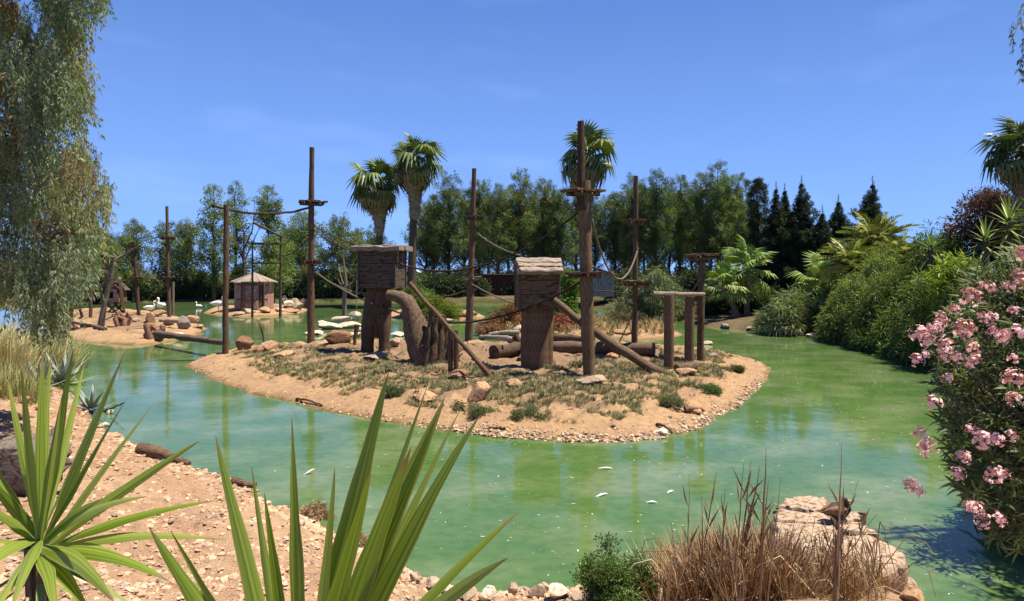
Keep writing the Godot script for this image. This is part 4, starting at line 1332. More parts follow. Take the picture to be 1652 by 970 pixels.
# ---------------------------------------------------------------- the island with the climbing frames
func main_island() -> void:
	# climbing poles
	var pa := pole("climbing_pole", "slim brown pole at the left tip of the island, a sagging rope at its top", 363, 572, 365, 331, 10, 8, M.pole)
	var pb := pole("climbing_pole", "tall brown pole with a winged deck halfway up, second from the left on the island", 501, 553, 503, 238, 13, 8, M.pole)
	deck(pb, 503, 326, 42, 5, M.board_dark, 0.5, 0.9)
	deck(pb, 503, 421, 30, 5, M.pole, 0.2, 0.6)
	var pe := pole("climbing_pole", "tall brown pole between the two nest boxes", 756, 551, 765, 272, 13, 7, M.pole)
	deck(pe, 764, 350, 34, 5, M.board_dark, 0.3)
	deck(pe, 760, 447, 30, 3, M.board_grey, 0.1, 0.35, 0.03)
	var pf := pole("climbing_pole", "tallest and thickest pole right of the square nest box, with two plank decks", 951, 605, 941, 292, 19, 22, M.post)
	var ft := at_pole(pf, 940, 310)
	var mb := MB.new()
	mb.tube(line(ft + Vector3(-0.05, -0.5, 0.12), at_pole(pf, 937, 196), 6, 0.0, 0.008), ramp(0.115, 0.085, 6), 10, bump, 0.2)
	part(mb, "top_mast", M.pole_dark, pf)
	deck(pf, 941, 308, 58, 6, M.board, 0.55, 0.8, 0.06)
	deck(pf, 944, 441, 56, 7, M.pole, 0.12, 0.8, 0.06)
	var pg := pole("climbing_pole", "tall pole right of the tallest, with two plank decks and a rope to the ground", 1024, 573, 1026, 284, 10, 7, M.pole)
	deck(pg, 1026, 356, 28, 5, M.pole, 0.2)
	deck(pg, 1026, 455, 42, 7, M.board, 0.1, 0.9)
	var ph := pole("climbing_pole", "short pole topped with a plank deck at the right end of the island", 1130, 583, 1132, 414, 11, 10, M.pole)
	deck(ph, 1132, 412, 42, 6, M.board, 0.25, 0.85)
	# two thick posts joined by a beam
	var a := G(1079, 594, 10)
	var b := G(1112, 584, 10)
	var o := thing("beam_frame", "two thick posts joined by a flat beam near the right end of the island", "climbing frame", a)
	for q in [[a, 1079, 476, 17.0], [b, 1113, 478, 16.0]]:
		var d: float = -q[0].z
		mb = MB.new()
		mb.tube(line(q[0] + Vector3.DOWN * 0.25, P(q[1], q[2], d), 8, 0, 0.006), ramp(q[3] / F * d / 2, q[3] / F * d / 2 * 0.94, 8), 14, bump, 0.12)
		part(mb, "post", M.post, o)
	mb = MB.new()
	var l0 := P(1054, 474, -a.z - 0.1); var l1 := P(1137, 475, -b.z + 0.15)
	mb.tube(line(l0, l1, 8, 0.0, 0.012), ramp(0.075, 0.06, 8), 8, bump, 0.25, true, 0.6)
	part(mb, "beam", M.board_grey, o)

	# left nest box on a split stump
	var s := G(602, 571, 10)
	var d := -s.z
	o = nest_box("dark flat-roofed box on a split stump, left of the curved trunk", P(617, 465, d), Vector3(60.0 / F * d, 66.0 / F * d, 0.95), -0.22, M.board_dark, 5)
	for q in [[-0.42, 0.03, 0.35], [0.0, 0.045, 0.42], [0.42, 0.04, 0.36]]:
		mb = MB.new()
		mb.plank(Transform3D(Basis(Vector3.UP, -0.22) * Basis(Vector3.RIGHT, rnd(-0.03, 0.03)) , P(617, 402, d) + Basis(Vector3.UP, -0.22) * Vector3(rnd(-0.05, 0.05), 0.05 - absf(q[0]) * 0.1, q[0])), 84.0 / F * d, 0.42, 0.17, R, 0.14, 8)
		part(mb, "roof_slab", M.board_grey, o)
	var st := thing("tree_stump", "split dark tree stump under the left nest box", "stump", s)
	for q in [[590, 575, 606, 464, 0.25, 0.27], [620, 574, 619, 464, 0.22, 0.25], [606, 545, 612, 464, 0.12, 0.27]]:
		mb = MB.new()
		var sb := P(q[0], q[1], d + rnd(-0.1, 0.1))
		if q[1] > 560: sb.y = s.y - 0.2
		mb.tube(line(sb, P(q[2], q[3], d), 10, 0.0, 0.02), [q[4] * 1.25, q[4] * 1.05, q[4], q[4], q[4], q[5], q[5], q[5], q[5], q[5], q[5]], 14, bump, 0.4, true, 1.0, 0.05)
		part(mb, "stem", M.stump, st)

	# curved trunk with a flaring root mass
	s = G(700, 585, 10)
	d = -s.z
	o = thing("curved_trunk", "curved barkless trunk with a flaring root mass right of the left nest box", "dead tree", s)
	mb = MB.new()
	var cp := [P(626, 476, d + 0.8), P(640, 478, d + 0.7), P(655, 486, d + 0.5), P(664, 503, d + 0.4), P(670, 525, d + 0.3), P(676, 550, d + 0.2), P(684, 572, d + 0.1), P(692, 592, d)]
	var sm := []
	for i in 22:
		var t := i / 21.0 * 7.0
		var j := mini(int(t), 6)
		sm.append(cp[j].cubic_interpolate(cp[j + 1], cp[maxi(j - 1, 0)], cp[mini(j + 2, 7)], t - j))
	var rr := []
	for i in 22: rr.append(lerpf(0.16, 0.42, smoothstep(0.0, 0.85, i / 21.0)))
	mb.tube(sm, rr, 18, fine, 0.26)
	part(mb, "trunk", M.log, o)
	for q in [[706, 508, 702, 590, 0.20, 0.55], [694, 528, 694, 590, 0.06, 0.36], [724, 532, 722, 590, 0.12, 0.42], [699, 500, 712, 575, 0.12, 0.46], [732, 556, 728, 590, 0.06, 0.28], [714, 512, 710, 584, 0.10, 0.42], [697, 512, 686, 580, 0.05, 0.16], [722, 526, 712, 584, 0.05, 0.18], [704, 514, 698, 588, 0.05, 0.17], [715, 520, 706, 588, 0.04, 0.16]]:
		mb = MB.new()
		var front := 0.42 if q[5] < 0.2 else 0.0
		var u := P(q[0], q[1], d - 0.05 - front * 0.5 + rnd(-0.05, 0.1)); var v := P(q[2], q[3], d - front + rnd(-0.1, 0.1)); v.y = s.y - 0.2
		mb.tube(line(u, v, 9, 0.0, 0.05), ramp(q[4], q[5], 9), 20, fine, 0.55, true, 0.85, 0.10)
		part(mb, "root", M.stump, o)

	# leaning pole on a pair of stakes, and its slab
	var foot := G(793, 610, 10)
	var head := P(661, 457, -foot.z + 0.9)
	log_("leaning_pole", "thin straight pole leaning up from the ground left of the square nest box", "pole", foot, head, 0.062, 0.055, M.pole)
	var sk := G(731, 602, 10)
	o = thing("stake_pair", "pair of short stakes propping the thin leaning pole", "stakes", sk)
	for q in [-4.5, 4.5]:
		mb = MB.new()
		var p := sk + Vector3(q / F * -sk.z, -0.2, 0)
		mb.tube(line(p, P(731 + q, 533, -sk.z), 6, 0, 0.008), ramp(0.07, 0.065, 6), 10, bump, 0.2)
		part(mb, "stake", M.pole, o)

	# square nest box on its wide stump
	s = G(866, 592, 10)
	d = -s.z
	o = nest_box("square brown box of wide boards on a wide stump in the middle of the island", P(866, 497, d), Vector3(62.0 / F * d, 68.0 / F * d, 0.85), 0.12, M.board, 3)
	for i in 3:
		mb = MB.new()
		var rb := Basis(Vector3.UP, 0.12)
		mb.plank(Transform3D(rb * Basis(Vector3.RIGHT, 0.5), P(868, 428, d) + rb * Vector3(rnd(-0.02, 0.02), 0.10 - 0.13 * i, 0.12 + 0.17 * i)), 72.0 / F * d, 0.27, 0.15, R, 0.1, 8)
		part(mb, "roof_slab", M.board_grey, o)
	for i in 2:
		mb = MB.new()
		var rb := Basis(Vector3.UP, 0.12)
		mb.plank(Transform3D(rb * Basis(Vector3.RIGHT, -0.35), P(868, 428, d) + rb * Vector3(0, 0.07 - 0.11 * i, -0.12 - 0.26 * i)), 72.0 / F * d, 0.36, 0.09, R, 0.1, 8)
		part(mb, "roof_slab", M.board_grey, o)
	st = thing("tree_stump", "wide flat brown stump under the square nest box", "stump", s)
	for q in [[866, 0.44, 0.40, 0.0], [850, 0.19, 0.17, 0.1], [882, 0.19, 0.18, 0.05]]:
		mb = MB.new()
		var sb := P(q[0], 592, d - q[3]); sb.y = s.y - 0.2
		mb.tube(line(sb, P(q[0], 496, d - q[3]), 8, 0, 0.008), ramp(q[1], q[2], 8), 16, bump, 0.16, true, 0.8, 0.02)
		part(mb, "stem", M.post, st)

	# leaning log, ground logs, broken stump
	foot = G(1067, 602, 10)
	log_("leaning_log", "bent bark-covered log leaning from the square nest box down to the right", "log", foot, P(893, 484, -foot.z + 0.6), 0.14, 0.10, M.log, -0.12)
	var la := G(890, 567, 10); var lb := G(1056, 574, 10)
	log_("fallen_log", "long fallen log lying behind the tallest pole", "log", la + Vector3(0, 0.16, 0), lb + Vector3(0, 0.2, 0), 0.2, 0.22, M.log, 0.0, "fallen logs on the island")
	la = G(893, 553, 10); lb = G(960, 556, 10)
	log_("fallen_log", "shorter dark log behind the long fallen log", "log", la + Vector3(0, 0.14, -0.6), lb + Vector3(0, 0.14, -0.6), 0.15, 0.13, M.stump, 0.0, "fallen logs on the island")
	la = G(797, 579, 10); lb = G(846, 572, 10)
	o = log_("broken_stump", "dark broken log with an upright stub left of the square nest box", "log", la + Vector3(0, 0.2, 0), lb + Vector3(0, 0.25, 0), 0.21, 0.18, M.stump)
	mb = MB.new()
	mb.tube(line(lb + Vector3(0.0, 0.1, 0), P(831, 541, -lb.z), 5, 0, 0.03), ramp(0.22, 0.11, 5), 9, bump, 0.6)
	part(mb, "stub", M.stump, o)
	mb = MB.new()
	mb.tube(line(G(838, 583, 10) + Vector3(0, 0.02, 0), lb + Vector3(0.1, 0.2, 0), 5, 0, 0.03), ramp(0.09, 0.13, 5), 8, bump, 0.6)
	part(mb, "root", M.stump, o)
	la = G(575, 541, 10)
	log_("short_stake", "short thin brown stake left of the split stump", "stake", G(571, 556, 10), P(576, 524, 25), 0.07, 0.09, M.pole)
	la = G(722, 608, 10)
	log_("fallen_branch", "small dark branch lying right of the curved trunk", "branch", G(728, 580, 10) + Vector3(0, 0.1, 0), G(750, 572, 10) + Vector3(0, 0.25, 0), 0.06, 0.03, M.stump, 0.0, "small branches on the ground")
	log_("fallen_branch", "flat dark log end beside the foot of the two thick posts", "branch", G(1092, 600, 10) + Vector3(0, 0.1, 0), G(1125, 598, 10) + Vector3(0, 0.12, 0), 0.13, 0.15, M.log, 0.0, "small branches on the ground")
	log_("fallen_branch", "thin pale stick on the sand at the middle of the front shore", "branch", G(788, 694, 8) + Vector3(0, 0.03, 0), G(815, 693, 8) + Vector3(0, 0.03, 0), 0.03, 0.025, M.stump, 0.0, "small branches on the ground")
	log_("fallen_branch", "thin dark stick running along the left front shore", "branch", G(478, 645, 8) + Vector3(0, 0.02, 0), G(520, 656, 8) + Vector3(0, 0.02, 0), 0.03, 0.02, M.stump, 0.03, "small branches on the ground")
	log_("fallen_branch", "crooked dark stick by the pale stones at the right front shore", "branch", G(1060, 687, 8) + Vector3(0, 0.02, 0), G(1085, 700, 8) + Vector3(0, 0.02, 0), 0.03, 0.02, M.stump, 0.05, "small branches on the ground")
	log_("fallen_branch", "dark forked bit of wood on the right sand rim", "branch", G(1105, 664, 8) + Vector3(0, 0.05, 0), G(1136, 666, 8) + Vector3(0, 0.04, 0), 0.07, 0.03, M.rock_dark, 0.03, "small branches on the ground")

	# rocks
	for q in [
		[772, 646, 58, 32, 5, "rock", "tall angular tan rock tipped over, in front of the two stakes", 0.6, -0.45],
		[738, 612, 62, 14, 7, "rock_dark", "flat brown slab at the foot of the two stakes", 0.0, 0.0],
		[690, 652, 56, 22, 1, "rock", "low reddish rock in the grass at the left front", 0.3, 0.0],
		[961, 621, 66, 16, 8, "rock_slab", "flat round tan slab at the foot of the tallest pole", 0.1, 0.0],
		[833, 624, 36, 14, 2, "rock", "small tan mound of rock below the square nest box", 0.8, 0.0],
		[541, 556, 48, 28, 4, "rock_dark", "large brown boulder right of the pole with the winged deck", 1.0, 0.0],
		[636, 558, 34, 16, 5, "rock_slab", "pale tan rock right of the split stump", 0.2, 0.0],
		[390, 565, 36, 26, 6, "rock_dark", "dark red brown rock just right of the left end pole", 0.5, 0.0],
		[432, 566, 40, 20, 3, "rock", "grey brown rock left of the pole with the winged deck", 1.4, 0.0],
		[412, 571, 34, 12, 7, "rock_dark", "thin dark slab between the two rocks at the left end", 0.4, 0.0],
		[606, 580, 54, 12, 8, "rock_slab", "flat slab at the foot of the split stump", 1.2, 0.0],
		[1110, 604, 40, 12, 3, "rock", "low rock in front of the two thick posts", 0.2, 0.0],
		[1122, 668, 34, 10, 5, "rock", "small rock on the right sand rim", 0.2, 0.0],
		[1150, 577, 30, 8, 8, "rock_grey", "flat grey rock at the right back rim", 0.2, 0.0],
		[700, 640, 26, 12, 2, "rock_dark", "small dark rock behind the reddish rock at the left front", 0.2, 0.0],
		[990, 578, 26, 10, 1, "rock", "small rock between the tallest pole and the next", 0.9, 0.0],
		[455, 577, 60, 10, 7, "rock", "long low slab on the island's left part", 0.1, 0.0],
		[1068, 702, 34, 12, 5, "rock_pale", "pale grey stone at the right front water's edge", 0.1, 0.0],
	]:
		rock(q[6], q[0], q[1], q[2], q[3], q[4], M[q[5]], "rocks on the island", q[7], q[8])

	# ropes
	rope("thick dark rope sagging from the left end pole to the pole with the winged deck", P(344, 332, -pa.position.z), at_pole(pb, 500, 335), 0.28, 0.045, M.rope_dark, "rope", 0.025)
	var bd := 22.4
	rope("upper rope from the pole with the winged deck to the left nest box", at_pole(pb, 506, 364), P(584, 397, bd), 0.1, 0.022, M.rope_dark)
	rope("second, lower rope from the winged-deck pole to the left nest box", at_pole(pb, 506, 372), P(588, 412, bd), 0.12, 0.024, M.rope_dark)
	rope("rope from the lower deck of the second pole down to the split stump", at_pole(pb, 505, 436), P(600, 490, bd), 0.1, 0.028, M.rope)
	rope("short rope joining the split stump from the left", P(540, 459, 24.5), P(600, 474, bd), 0.08, 0.02, M.rope)
	rope("dark rope from the winged pole leftwards to the far frame by the hut", at_pole(pb, 500, 382), P(452, 412, 47), 0.3, 0.035, M.rope_dark)
	rope("long dark rope from the left nest box past the middle pole to the tallest pole", P(648, 427, 21.8), at_pole(pf, 934, 342), 0.75, 0.03, M.rope_dark)
	rope("rope from the middle pole down to the square nest box roof", at_pole(pe, 769, 375), P(838, 412, 20.8), 0.12, 0.024, M.rope)
	rope("rope from the middle pole's lower deck to the side of the square nest box", at_pole(pe, 761, 458), P(838, 492, 20.8), 0.08, 0.026, M.rope)
	rope("lower dark rope from the split stump across to the tallest pole's lower deck", P(618, 494, bd), at_pole(pf, 946, 449), 0.85, 0.03, M.rope_dark)
	rope("deep hanging loop of rope between the tallest pole and the next pole", at_pole(pf, 952, 345), at_pole(pg, 1029, 402), 1.35, 0.028, M.rope)
	rope("slanting rope from the second right pole down to the ground", at_pole(pg, 1023, 500), G(995, 560, 10), 0.05, 0.024, M.rope)
	rope("rope looping from the short right pole to the beam", at_pole(ph, 1133, 440), P(1103, 476, -b.z), 0.2, 0.026, M.rope)
	rope("thin rope from the tallest pole's lower deck to the pole on its right", at_pole(pf, 955, 470), at_pole(pg, 1024, 478), -0.06, 0.018, M.rope_dark)
	rope("thin rope behind the middle pole to the curved trunk", at_pole(pe, 752, 468), P(672, 478, 21.5), 0.14, 0.02, M.rope_dark)

	# gravel lip, grass, weeds
	var pg_: PackedVector2Array = isles[0].poly
	var TP := [[], [], [], []]; var CP := [[], [], [], []]
	var big := []
	for i in 5200:
		var e := R.randi_range(0, pg_.size() - 1)
		var q: Vector2 = pg_[e].lerp(pg_[(e + 1) % pg_.size()], R.randf())
		var inward := rnd(-0.15, 0.75) * R.randf()
		var cn := Vector2(-1.5, -18.0)
		q += (cn - q).normalized() * inward
		var right := smoothstep(-4.0, 1.0, q.x) * smoothstep(-22.0, -17.0, q.y)
		if R.randf() > 0.16 + 0.6 * right: continue
		var y := isle(q.x, q.y, 0)
		var r := rnd(0.012, 0.036) * (1.5 if right > 0.6 and inward < 0.3 else 1.0)
		var c := Color(0.40, 0.28, 0.18).lerp(Color(0.56, 0.43, 0.30), R.randf())
		var j := R.randi_range(0, 3)
		var tr := Transform3D(turned().scaled(Vector3(r, r, r)), Vector3(q.x, y + r * 0.25, q.y))
		if r > 0.044 and big.size() < 160: big.append([j, tr])
		else:
			TP[j].append(tr); CP[j].append(vary(c, 0.25))
	var isl: Node3D = get_node("island")
	for j in 4: many("gravel", K.pebbles[j], M.pebble, isl, TP[j], CP[j], "stuff")
	for q in big: piece(K.pebbles[q[0]], "stone", [M.rock_pale, M.rock_slab, M.rock_grey][R.randi_range(0, 2)], isl, q[1])
	var TG := [[], []]; var CG := [[], []]
	for i in 64000:
		var x := rnd(-11.5, 9.0); var z := rnd(-24.0, -12.0)
		var p := Vector2(x, z)
		var dd := -sd(p, pg_)
		if dd < 0.75: continue
		var dens := bump.get_noise_2d(x * 1.4 + 9, z * 1.4) * 1.9 + 0.60 - smoothstep(3.6, 6.8, dd) * 1.4 - smoothstep(1.7, 0.8, dd)
		if z < -20.5: dens -= 0.5
		if R.randf() > dens * 1.7: continue
		var j := R.randi_range(0, 1)
		var c := Color(0.155, 0.18, 0.090) if R.randf() < 0.6 else Color(0.36, 0.29, 0.16)
		TG[j].append(Transform3D(yaw(rnd(0.28, 0.85)), Vector3(x, isle(x, z, 0) - 0.01, z)))
		CG[j].append(vary(c, 0.3))
	for j in 2:
		var g := many("grass", K.tuft[j], M.dry, self, TG[j], CG[j], "stuff")
		tag(g, "low dusty green weeds growing over the front of the island" if j == 0 else "short straw and weeds between the stones of the island", "grass")
	var TD := []; var CD := []
	for i in 3200:
		var x := rnd(-11.5, 9.0); var z := rnd(-26.0, -12.5)
		if -sd(Vector2(x, z), pg_) < 0.5 or R.randf() > 0.5 + bump.get_noise_2d(x * 0.8, z * 0.8 + 40.0): continue
		var r := 0.012 + 0.07 * pow(R.randf(), 4.0)
		TD.append(Transform3D(turned() * Basis.from_scale(Vector3(r * rnd(0.8, 2.4), r * 0.7, r)), Vector3(x, isle(x, z, 0) + r * 0.2, z)))
		CD.append(vary(Color(0.36, 0.24, 0.15) if R.randf() < 0.7 else Color(0.13, 0.085, 0.055), 0.3))
	var cl := many("loose_stones", K.pebbles[1], M.pebble, isl, TD, CD, "stuff")
	var n := 0
	for q in [[1142, 634, 0.5, 0.22, "bright green weed clump on the right rim of the island", Color(0.09, 0.16, 0.05)], [850, 672, 0.42, 0.16, "low grey green weed clump at the middle front", Color(0.16, 0.185, 0.105)], [1085, 652, 0.45, 0.14, "grey green weed clump left of the bright green one", Color(0.16, 0.19, 0.10)], [760, 664, 0.6, 0.15, "dark weed clump under the tipped rock", Color(0.13, 0.16, 0.08)], [1180, 598, 0.4, 0.18, "low weeds at the right tip of the island", Color(0.12, 0.13, 0.06)], [640, 640, 0.35, 0.2, "weed clump among the grass at the left front", Color(0.09, 0.125, 0.055)]]:
		var w := G(q[0], q[1], 8)
		shrub("weed_clump", q[4], "weeds", w, Vector3(q[2], q[3], q[2]), 110, K.small, q[5], {"size": 0.36, "group": "weed clumps on the island"})
		n += 1


# a white water bird: one continuous body from tail to head, wings, bill, legs
func bird(label: String, b: Vector3, h: float, turn: float, swimming: bool, m: Material, kind := "pelican") -> void:
	var o := thing(kind, label, "bird", b, "white birds around the left island")
	var y0 := 0.0 if swimming else h * 0.28
	var f := Basis(Vector3.UP, turn)
	var s := h
	var mb := MB.new()
	var path := [[-0.42, 0.20], [-0.32, 0.22], [-0.15, 0.21], [0.05, 0.20], [0.2, 0.25], [0.28, 0.36], [0.24, 0.48], [0.22, 0.58], [0.27, 0.66], [0.33, 0.66], [0.37, 0.64]]
	var rad := [0.03, 0.09, 0.16, 0.18, 0.14, 0.065, 0.048, 0.045, 0.06, 0.055, 0.02]
	var pts := []; var rr := []
	for i in path.size():
		pts.append(b + f * Vector3(path[i][0] * s, y0 + path[i][1] * s, 0)); rr.append(rad[i] * s)
	mb.tube(pts, rr, 12)
	var body := part(mb, "body", m, o)
	for sd_ in [-1, 1]:
		mb = MB.new()
		mb.tube([b + f * Vector3(0.14 * s, y0 + 0.25 * s, sd_ * 0.13 * s), b + f * Vector3(-0.1 * s, y0 + 0.27 * s, sd_ * 0.155 * s), b + f * Vector3(-0.3 * s, y0 + 0.25 * s, sd_ * 0.1 * s), b + f * Vector3(-0.46 * s, y0 + 0.22 * s, sd_ * 0.04 * s)], [0.05 * s, 0.10 * s, 0.07 * s, 0.015 * s], 9, null, 0.0, true, 0.6)
		part(mb, "wing", m, o)
		mb = MB.new()
		mb.tube([b + f * Vector3(0.345 * s, y0 + 0.675 * s, sd_ * 0.042 * s), b + f * Vector3(0.345 * s, y0 + 0.675 * s, sd_ * 0.054 * s)], [0.012 * s, 0.006 * s], 6)
		part(mb, "eye", M.black, body)
		if not swimming:
			mb = MB.new()
			mb.tube([b + f * Vector3(0, y0 + 0.06 * s, sd_ * 0.07 * s), b + f * Vector3(0.01, 0.02, sd_ * 0.08 * s), b + f * Vector3(0.12 * s, 0.012, sd_ * 0.1 * s)], [0.022 * s, 0.018 * s, 0.03 * s], 6)
			part(mb, "leg", M.bill, o)
	mb = MB.new()
	mb.tube([b + f * Vector3(0.36 * s, y0 + 0.65 * s, 0), b + f * Vector3(0.46 * s, y0 + 0.54 * s, 0), b + f * Vector3(0.54 * s, y0 + 0.42 * s, 0)], [0.035 * s, 0.03 * s, 0.008 * s], 8, null, 0, true, 0.6)
	part(mb, "bill", M.bill, body)


func left_island() -> void:
	var pc := pole("climbing_pole", "tall pole with two small decks on the left island, right of the birds", 273, 511, 269, 333, 5.5, 4.5, M.pole, "poles of the left island")
	deck(pc, 270, 383, 24, 4, M.board_dark, 0.1)
	deck(pc, 272, 447, 18, 4, M.board_dark, 0.4)
	pole("climbing_pole", "thin short post close behind the tall pole on the left island", 279, 508, 279, 455, 4, 4, M.trunk_pale, "poles of the left island")
	var pd := pole("climbing_pole", "shorter pole with a plank across its top on the left island, right of the hutch", 224, 507, 216, 395, 5, 5.5, M.pole_dark, "poles of the left island")
	deck(pd, 217, 396, 19, 3, M.board_dark, 0.0, 0.5)
	deck(pd, 221, 447, 16, 3, M.pole, 0.3)
	var pk := pole("climbing_pole", "pole with a cup shaped top among the eucalyptus leaves at the left", 115, 520, 117, 392, 5, 4.5, M.pole, "poles of the left island")
	deck(pk, 117, 391, 14, 4, M.board, 0.0)
	deck(pk, 119, 452, 22, 4, M.board, 0.3)
	pole("climbing_pole", "stout post behind the dead tree on the left island", 146, 512, 146, 458, 5, 5, M.pole, "poles of the left island")
	log_("leaning_board", "narrow board leaning on the left of the left island", "board", G(133, 512, 20), P(122, 478, 38.5), 0.09, 0.08, M.pole)
	log_("leaning_board", "thin stick leaning against the right of the hutch", "board", G(200, 505, 20), P(193, 449, 37.5), 0.09, 0.07, M.board_grey)
	# dead tree
	var b := G(161, 528, 20)
	var d := -b.z
	var o := thing("dead_tree", "dead grey tree with tangled dry twigs on the left island", "dead tree", b)
	var mb := MB.new()
	mb.tube([b + Vector3.DOWN * 0.2, P(166, 500, d), P(174, 468, d), P(178, 450, d), P(184, 420, d), P(186, 412, d)], [0.17, 0.14, 0.13, 0.12, 0.10, 0.08], 10, bump, 0.35)
	part(mb, "trunk", M.trunk_pale, o)
	for q in [[[186, 416], [168, 412], [168, 380], 0.09], [[185, 418], [200, 412], [224, 396], 0.10], [[178, 445], [156, 430], [148, 396], 0.09], [[176, 455], [160, 440], [142, 398], 0.06], [[183, 425], [172, 422], [160, 416], 0.07], [[174, 470], [186, 456], [200, 452], 0.07]]:
		mb = MB.new()
		mb.tube([P(q[0][0], q[0][1], d), P(q[1][0], q[1][1], d + rnd(-0.5, 0.5)), P(q[2][0], q[2][1], d + rnd(-0.8, 0.8))], [q[3], q[3] * 0.75, q[3] * 0.3], 6, bump, 0.3)
		part(mb, "branch", M.trunk_pale, o)
	mb = MB.new()
	for i in 90:
		var p := P(rnd(143, 178), rnd(424, 462), d + rnd(-0.7, 0.7))
		mb.tube([p, p + ball() * 0.35, p + ball() * 0.6], [0.018, 0.014, 0.008], 4, null, 0, false)
	part(mb, "twigs", M.trunk, o, "stuff")
	# hutch on legs
	b = G(186, 505, 20)
	d = -b.z
	o = thing("hutch", "small gabled wooden hutch on crossed legs on the left island", "hutch", b)
	var c := P(186, 476, d)
	for side in [-1, 1]:
		for i in 3:
			mb = MB.new()
			mb.plank(Transform3D(Basis(Vector3.RIGHT, PI / 2), c + Vector3(0, -0.32 + 0.3 * i, side * 0.45)), [1.06, 1.02, 0.75][i], 0.29, 0.05, R, 0.03)
			part(mb, "plank", M.hut, o)
		mb = MB.new()
		mb.plank(Transform3D(Basis(Vector3.BACK, side * -0.72), c + Vector3(side * 0.36, 0.62, 0)), 0.95, 1.15, 0.08, R, 0.04)
		part(mb, "roof_board", M.board_dark, o)
		mb = MB.new()
		boxy(mb, Transform3D(Basis(), c + Vector3(side * 0.5, 0.0, 0)), Vector3(0.05, 0.9, 0.85))
		part(mb, "side_wall", M.board, o)
		for z in [-0.4, 0.4]:
			mb = MB.new()
			mb.tube([c + Vector3(side * 0.45, -0.45, z), Vector3(c.x - side * 0.4, b.y - 0.1, c.z + z)], [0.07, 0.06], 7)
			part(mb, "leg", M.pole_dark, o)
	mb = MB.new()
	boxy(mb, Transform3D(Basis(), c + Vector3(-0.02, 0.0, 0.48)), Vector3(0.30, 0.42, 0.03))
	part(mb, "opening", M.black, o)
	mb = MB.new()
	mb.plank(Transform3D(Basis(), c + Vector3(0, -0.5, 0)), 1.5, 1.2, 0.08, R, 0.03)
	part(mb, "floor", M.board_dark, o)
	# root wood, logs, stones
	b = G(203, 525, 20)
	o = thing("root_wood", "dark knotted root wood standing in front of the hutch", "root", b)
	for i in 7:
		mb = MB.new()
		var p := b + Vector3(rnd(-0.25, 0.25), 0, rnd(-0.2, 0.2))
		mb.tube([p + Vector3.DOWN * 0.1, p + Vector3(rnd(-0.25, 0.25), 0.35, rnd(-0.2, 0.2)), p + Vector3(rnd(-0.5, 0.5), rnd(0.5, 0.95), rnd(-0.2, 0.2))], [0.17, 0.14, 0.05], 8, bump, 0.6)
		part(mb, "root", M.rock_dark, o)
	b = G(243, 546, 20)
	o = thing("root_wood", "pile of dark roots at the left end of the log bridge", "root", b)
	for q in [[236, 524, 248, 550, 0.16], [252, 528, 240, 542, 0.2], [258, 540, 246, 546, 0.17], [240, 532, 262, 548, 0.13], [262, 526, 258, 542, 0.12]]:
		mb = MB.new()
		mb.tube(line(P(q[0], q[1], -b.z + rnd(-0.3, 0.5)), P(q[2], q[3], -b.z + rnd(-0.3, 0.3)), 6, 0, 0.05), ramp(q[4], q[4] * 1.2, 6), 8, bump, 0.6)
		part(mb, "root", M.rock_dark, o)
	log_("log_bridge", "long straight log lying as a bridge from the left island to the main island", "log", P(252, 538, 28.6), P(366, 553, 24.2), 0.15, 0.11, M.log, -0.02)
	log_("driftwood", "curved pale branch lying on the front sand of the left island", "driftwood", G(108, 520, 20) + Vector3(0, 0.1, 0), G(170, 534, 20) + Vector3(0, 0.08, 0), 0.07, 0.11, M.log, 0.0, "driftwood on the left island")
	log_("driftwood", "flat board resting on stones at the right of the left island", "driftwood", P(258, 517, 34.5), P(290, 518, 34.0), 0.11, 0.11, M.board_grey, 0.0, "driftwood on the left island")
	log_("driftwood", "thin driftwood on the sand under the log bridge", "driftwood", G(205, 533, 20), G(240, 529, 20), 0.05, 0.03, M.log, 0.0, "driftwood on the left island")
	for q in [[294, 531, 30, 24, 6, "rock_grey", "big grey boulder at the right of the left island"], [268, 525, 20, 12, 2, "rock_dark", "dark rock under the flat board on the left island"], [306, 522, 24, 16, 4, "rock", "brown rock at the right tip of the left island"], [238, 520, 18, 20, 0, "rock_dark", "dark upright rock above the pile of roots"], [112, 533, 26, 12, 1, "rock", "tan rock at the left end of the left island"], [255, 508, 24, 10, 3, "rock", "rock in front of the white birds"], [285, 544, 30, 8, 7, "rock_pale", "pale flat stone in the water under the log bridge"], [216, 519, 16, 8, 5, "rock", "small rock right of the dark root wood"], [320, 530, 22, 7, 8, "rock", "flat rock at the rightmost tip of the left island"]]:
		rock(q[6], q[0], q[1], q[2], q[3], q[4], M[q[5]], "rocks on the left island")
	bird("white pelican resting left of two on the left island", G(242, 507, 20), 0.95, 0.4, false, M.feather)
	bird("white pelican with raised neck, right of two on the left island", G(259, 505, 20), 1.25, 2.6, false, M.feather)
	bird("white bird swimming alone on the far water right of the left island", G(320, 497, 20) , 0.8, 3.0, true, M.feather, "water_bird")
	bird("white bird standing upright at the far shore left of the round hut", G(352, 503, 20), 1.3, 0.4, false, M.feather, "water_bird")


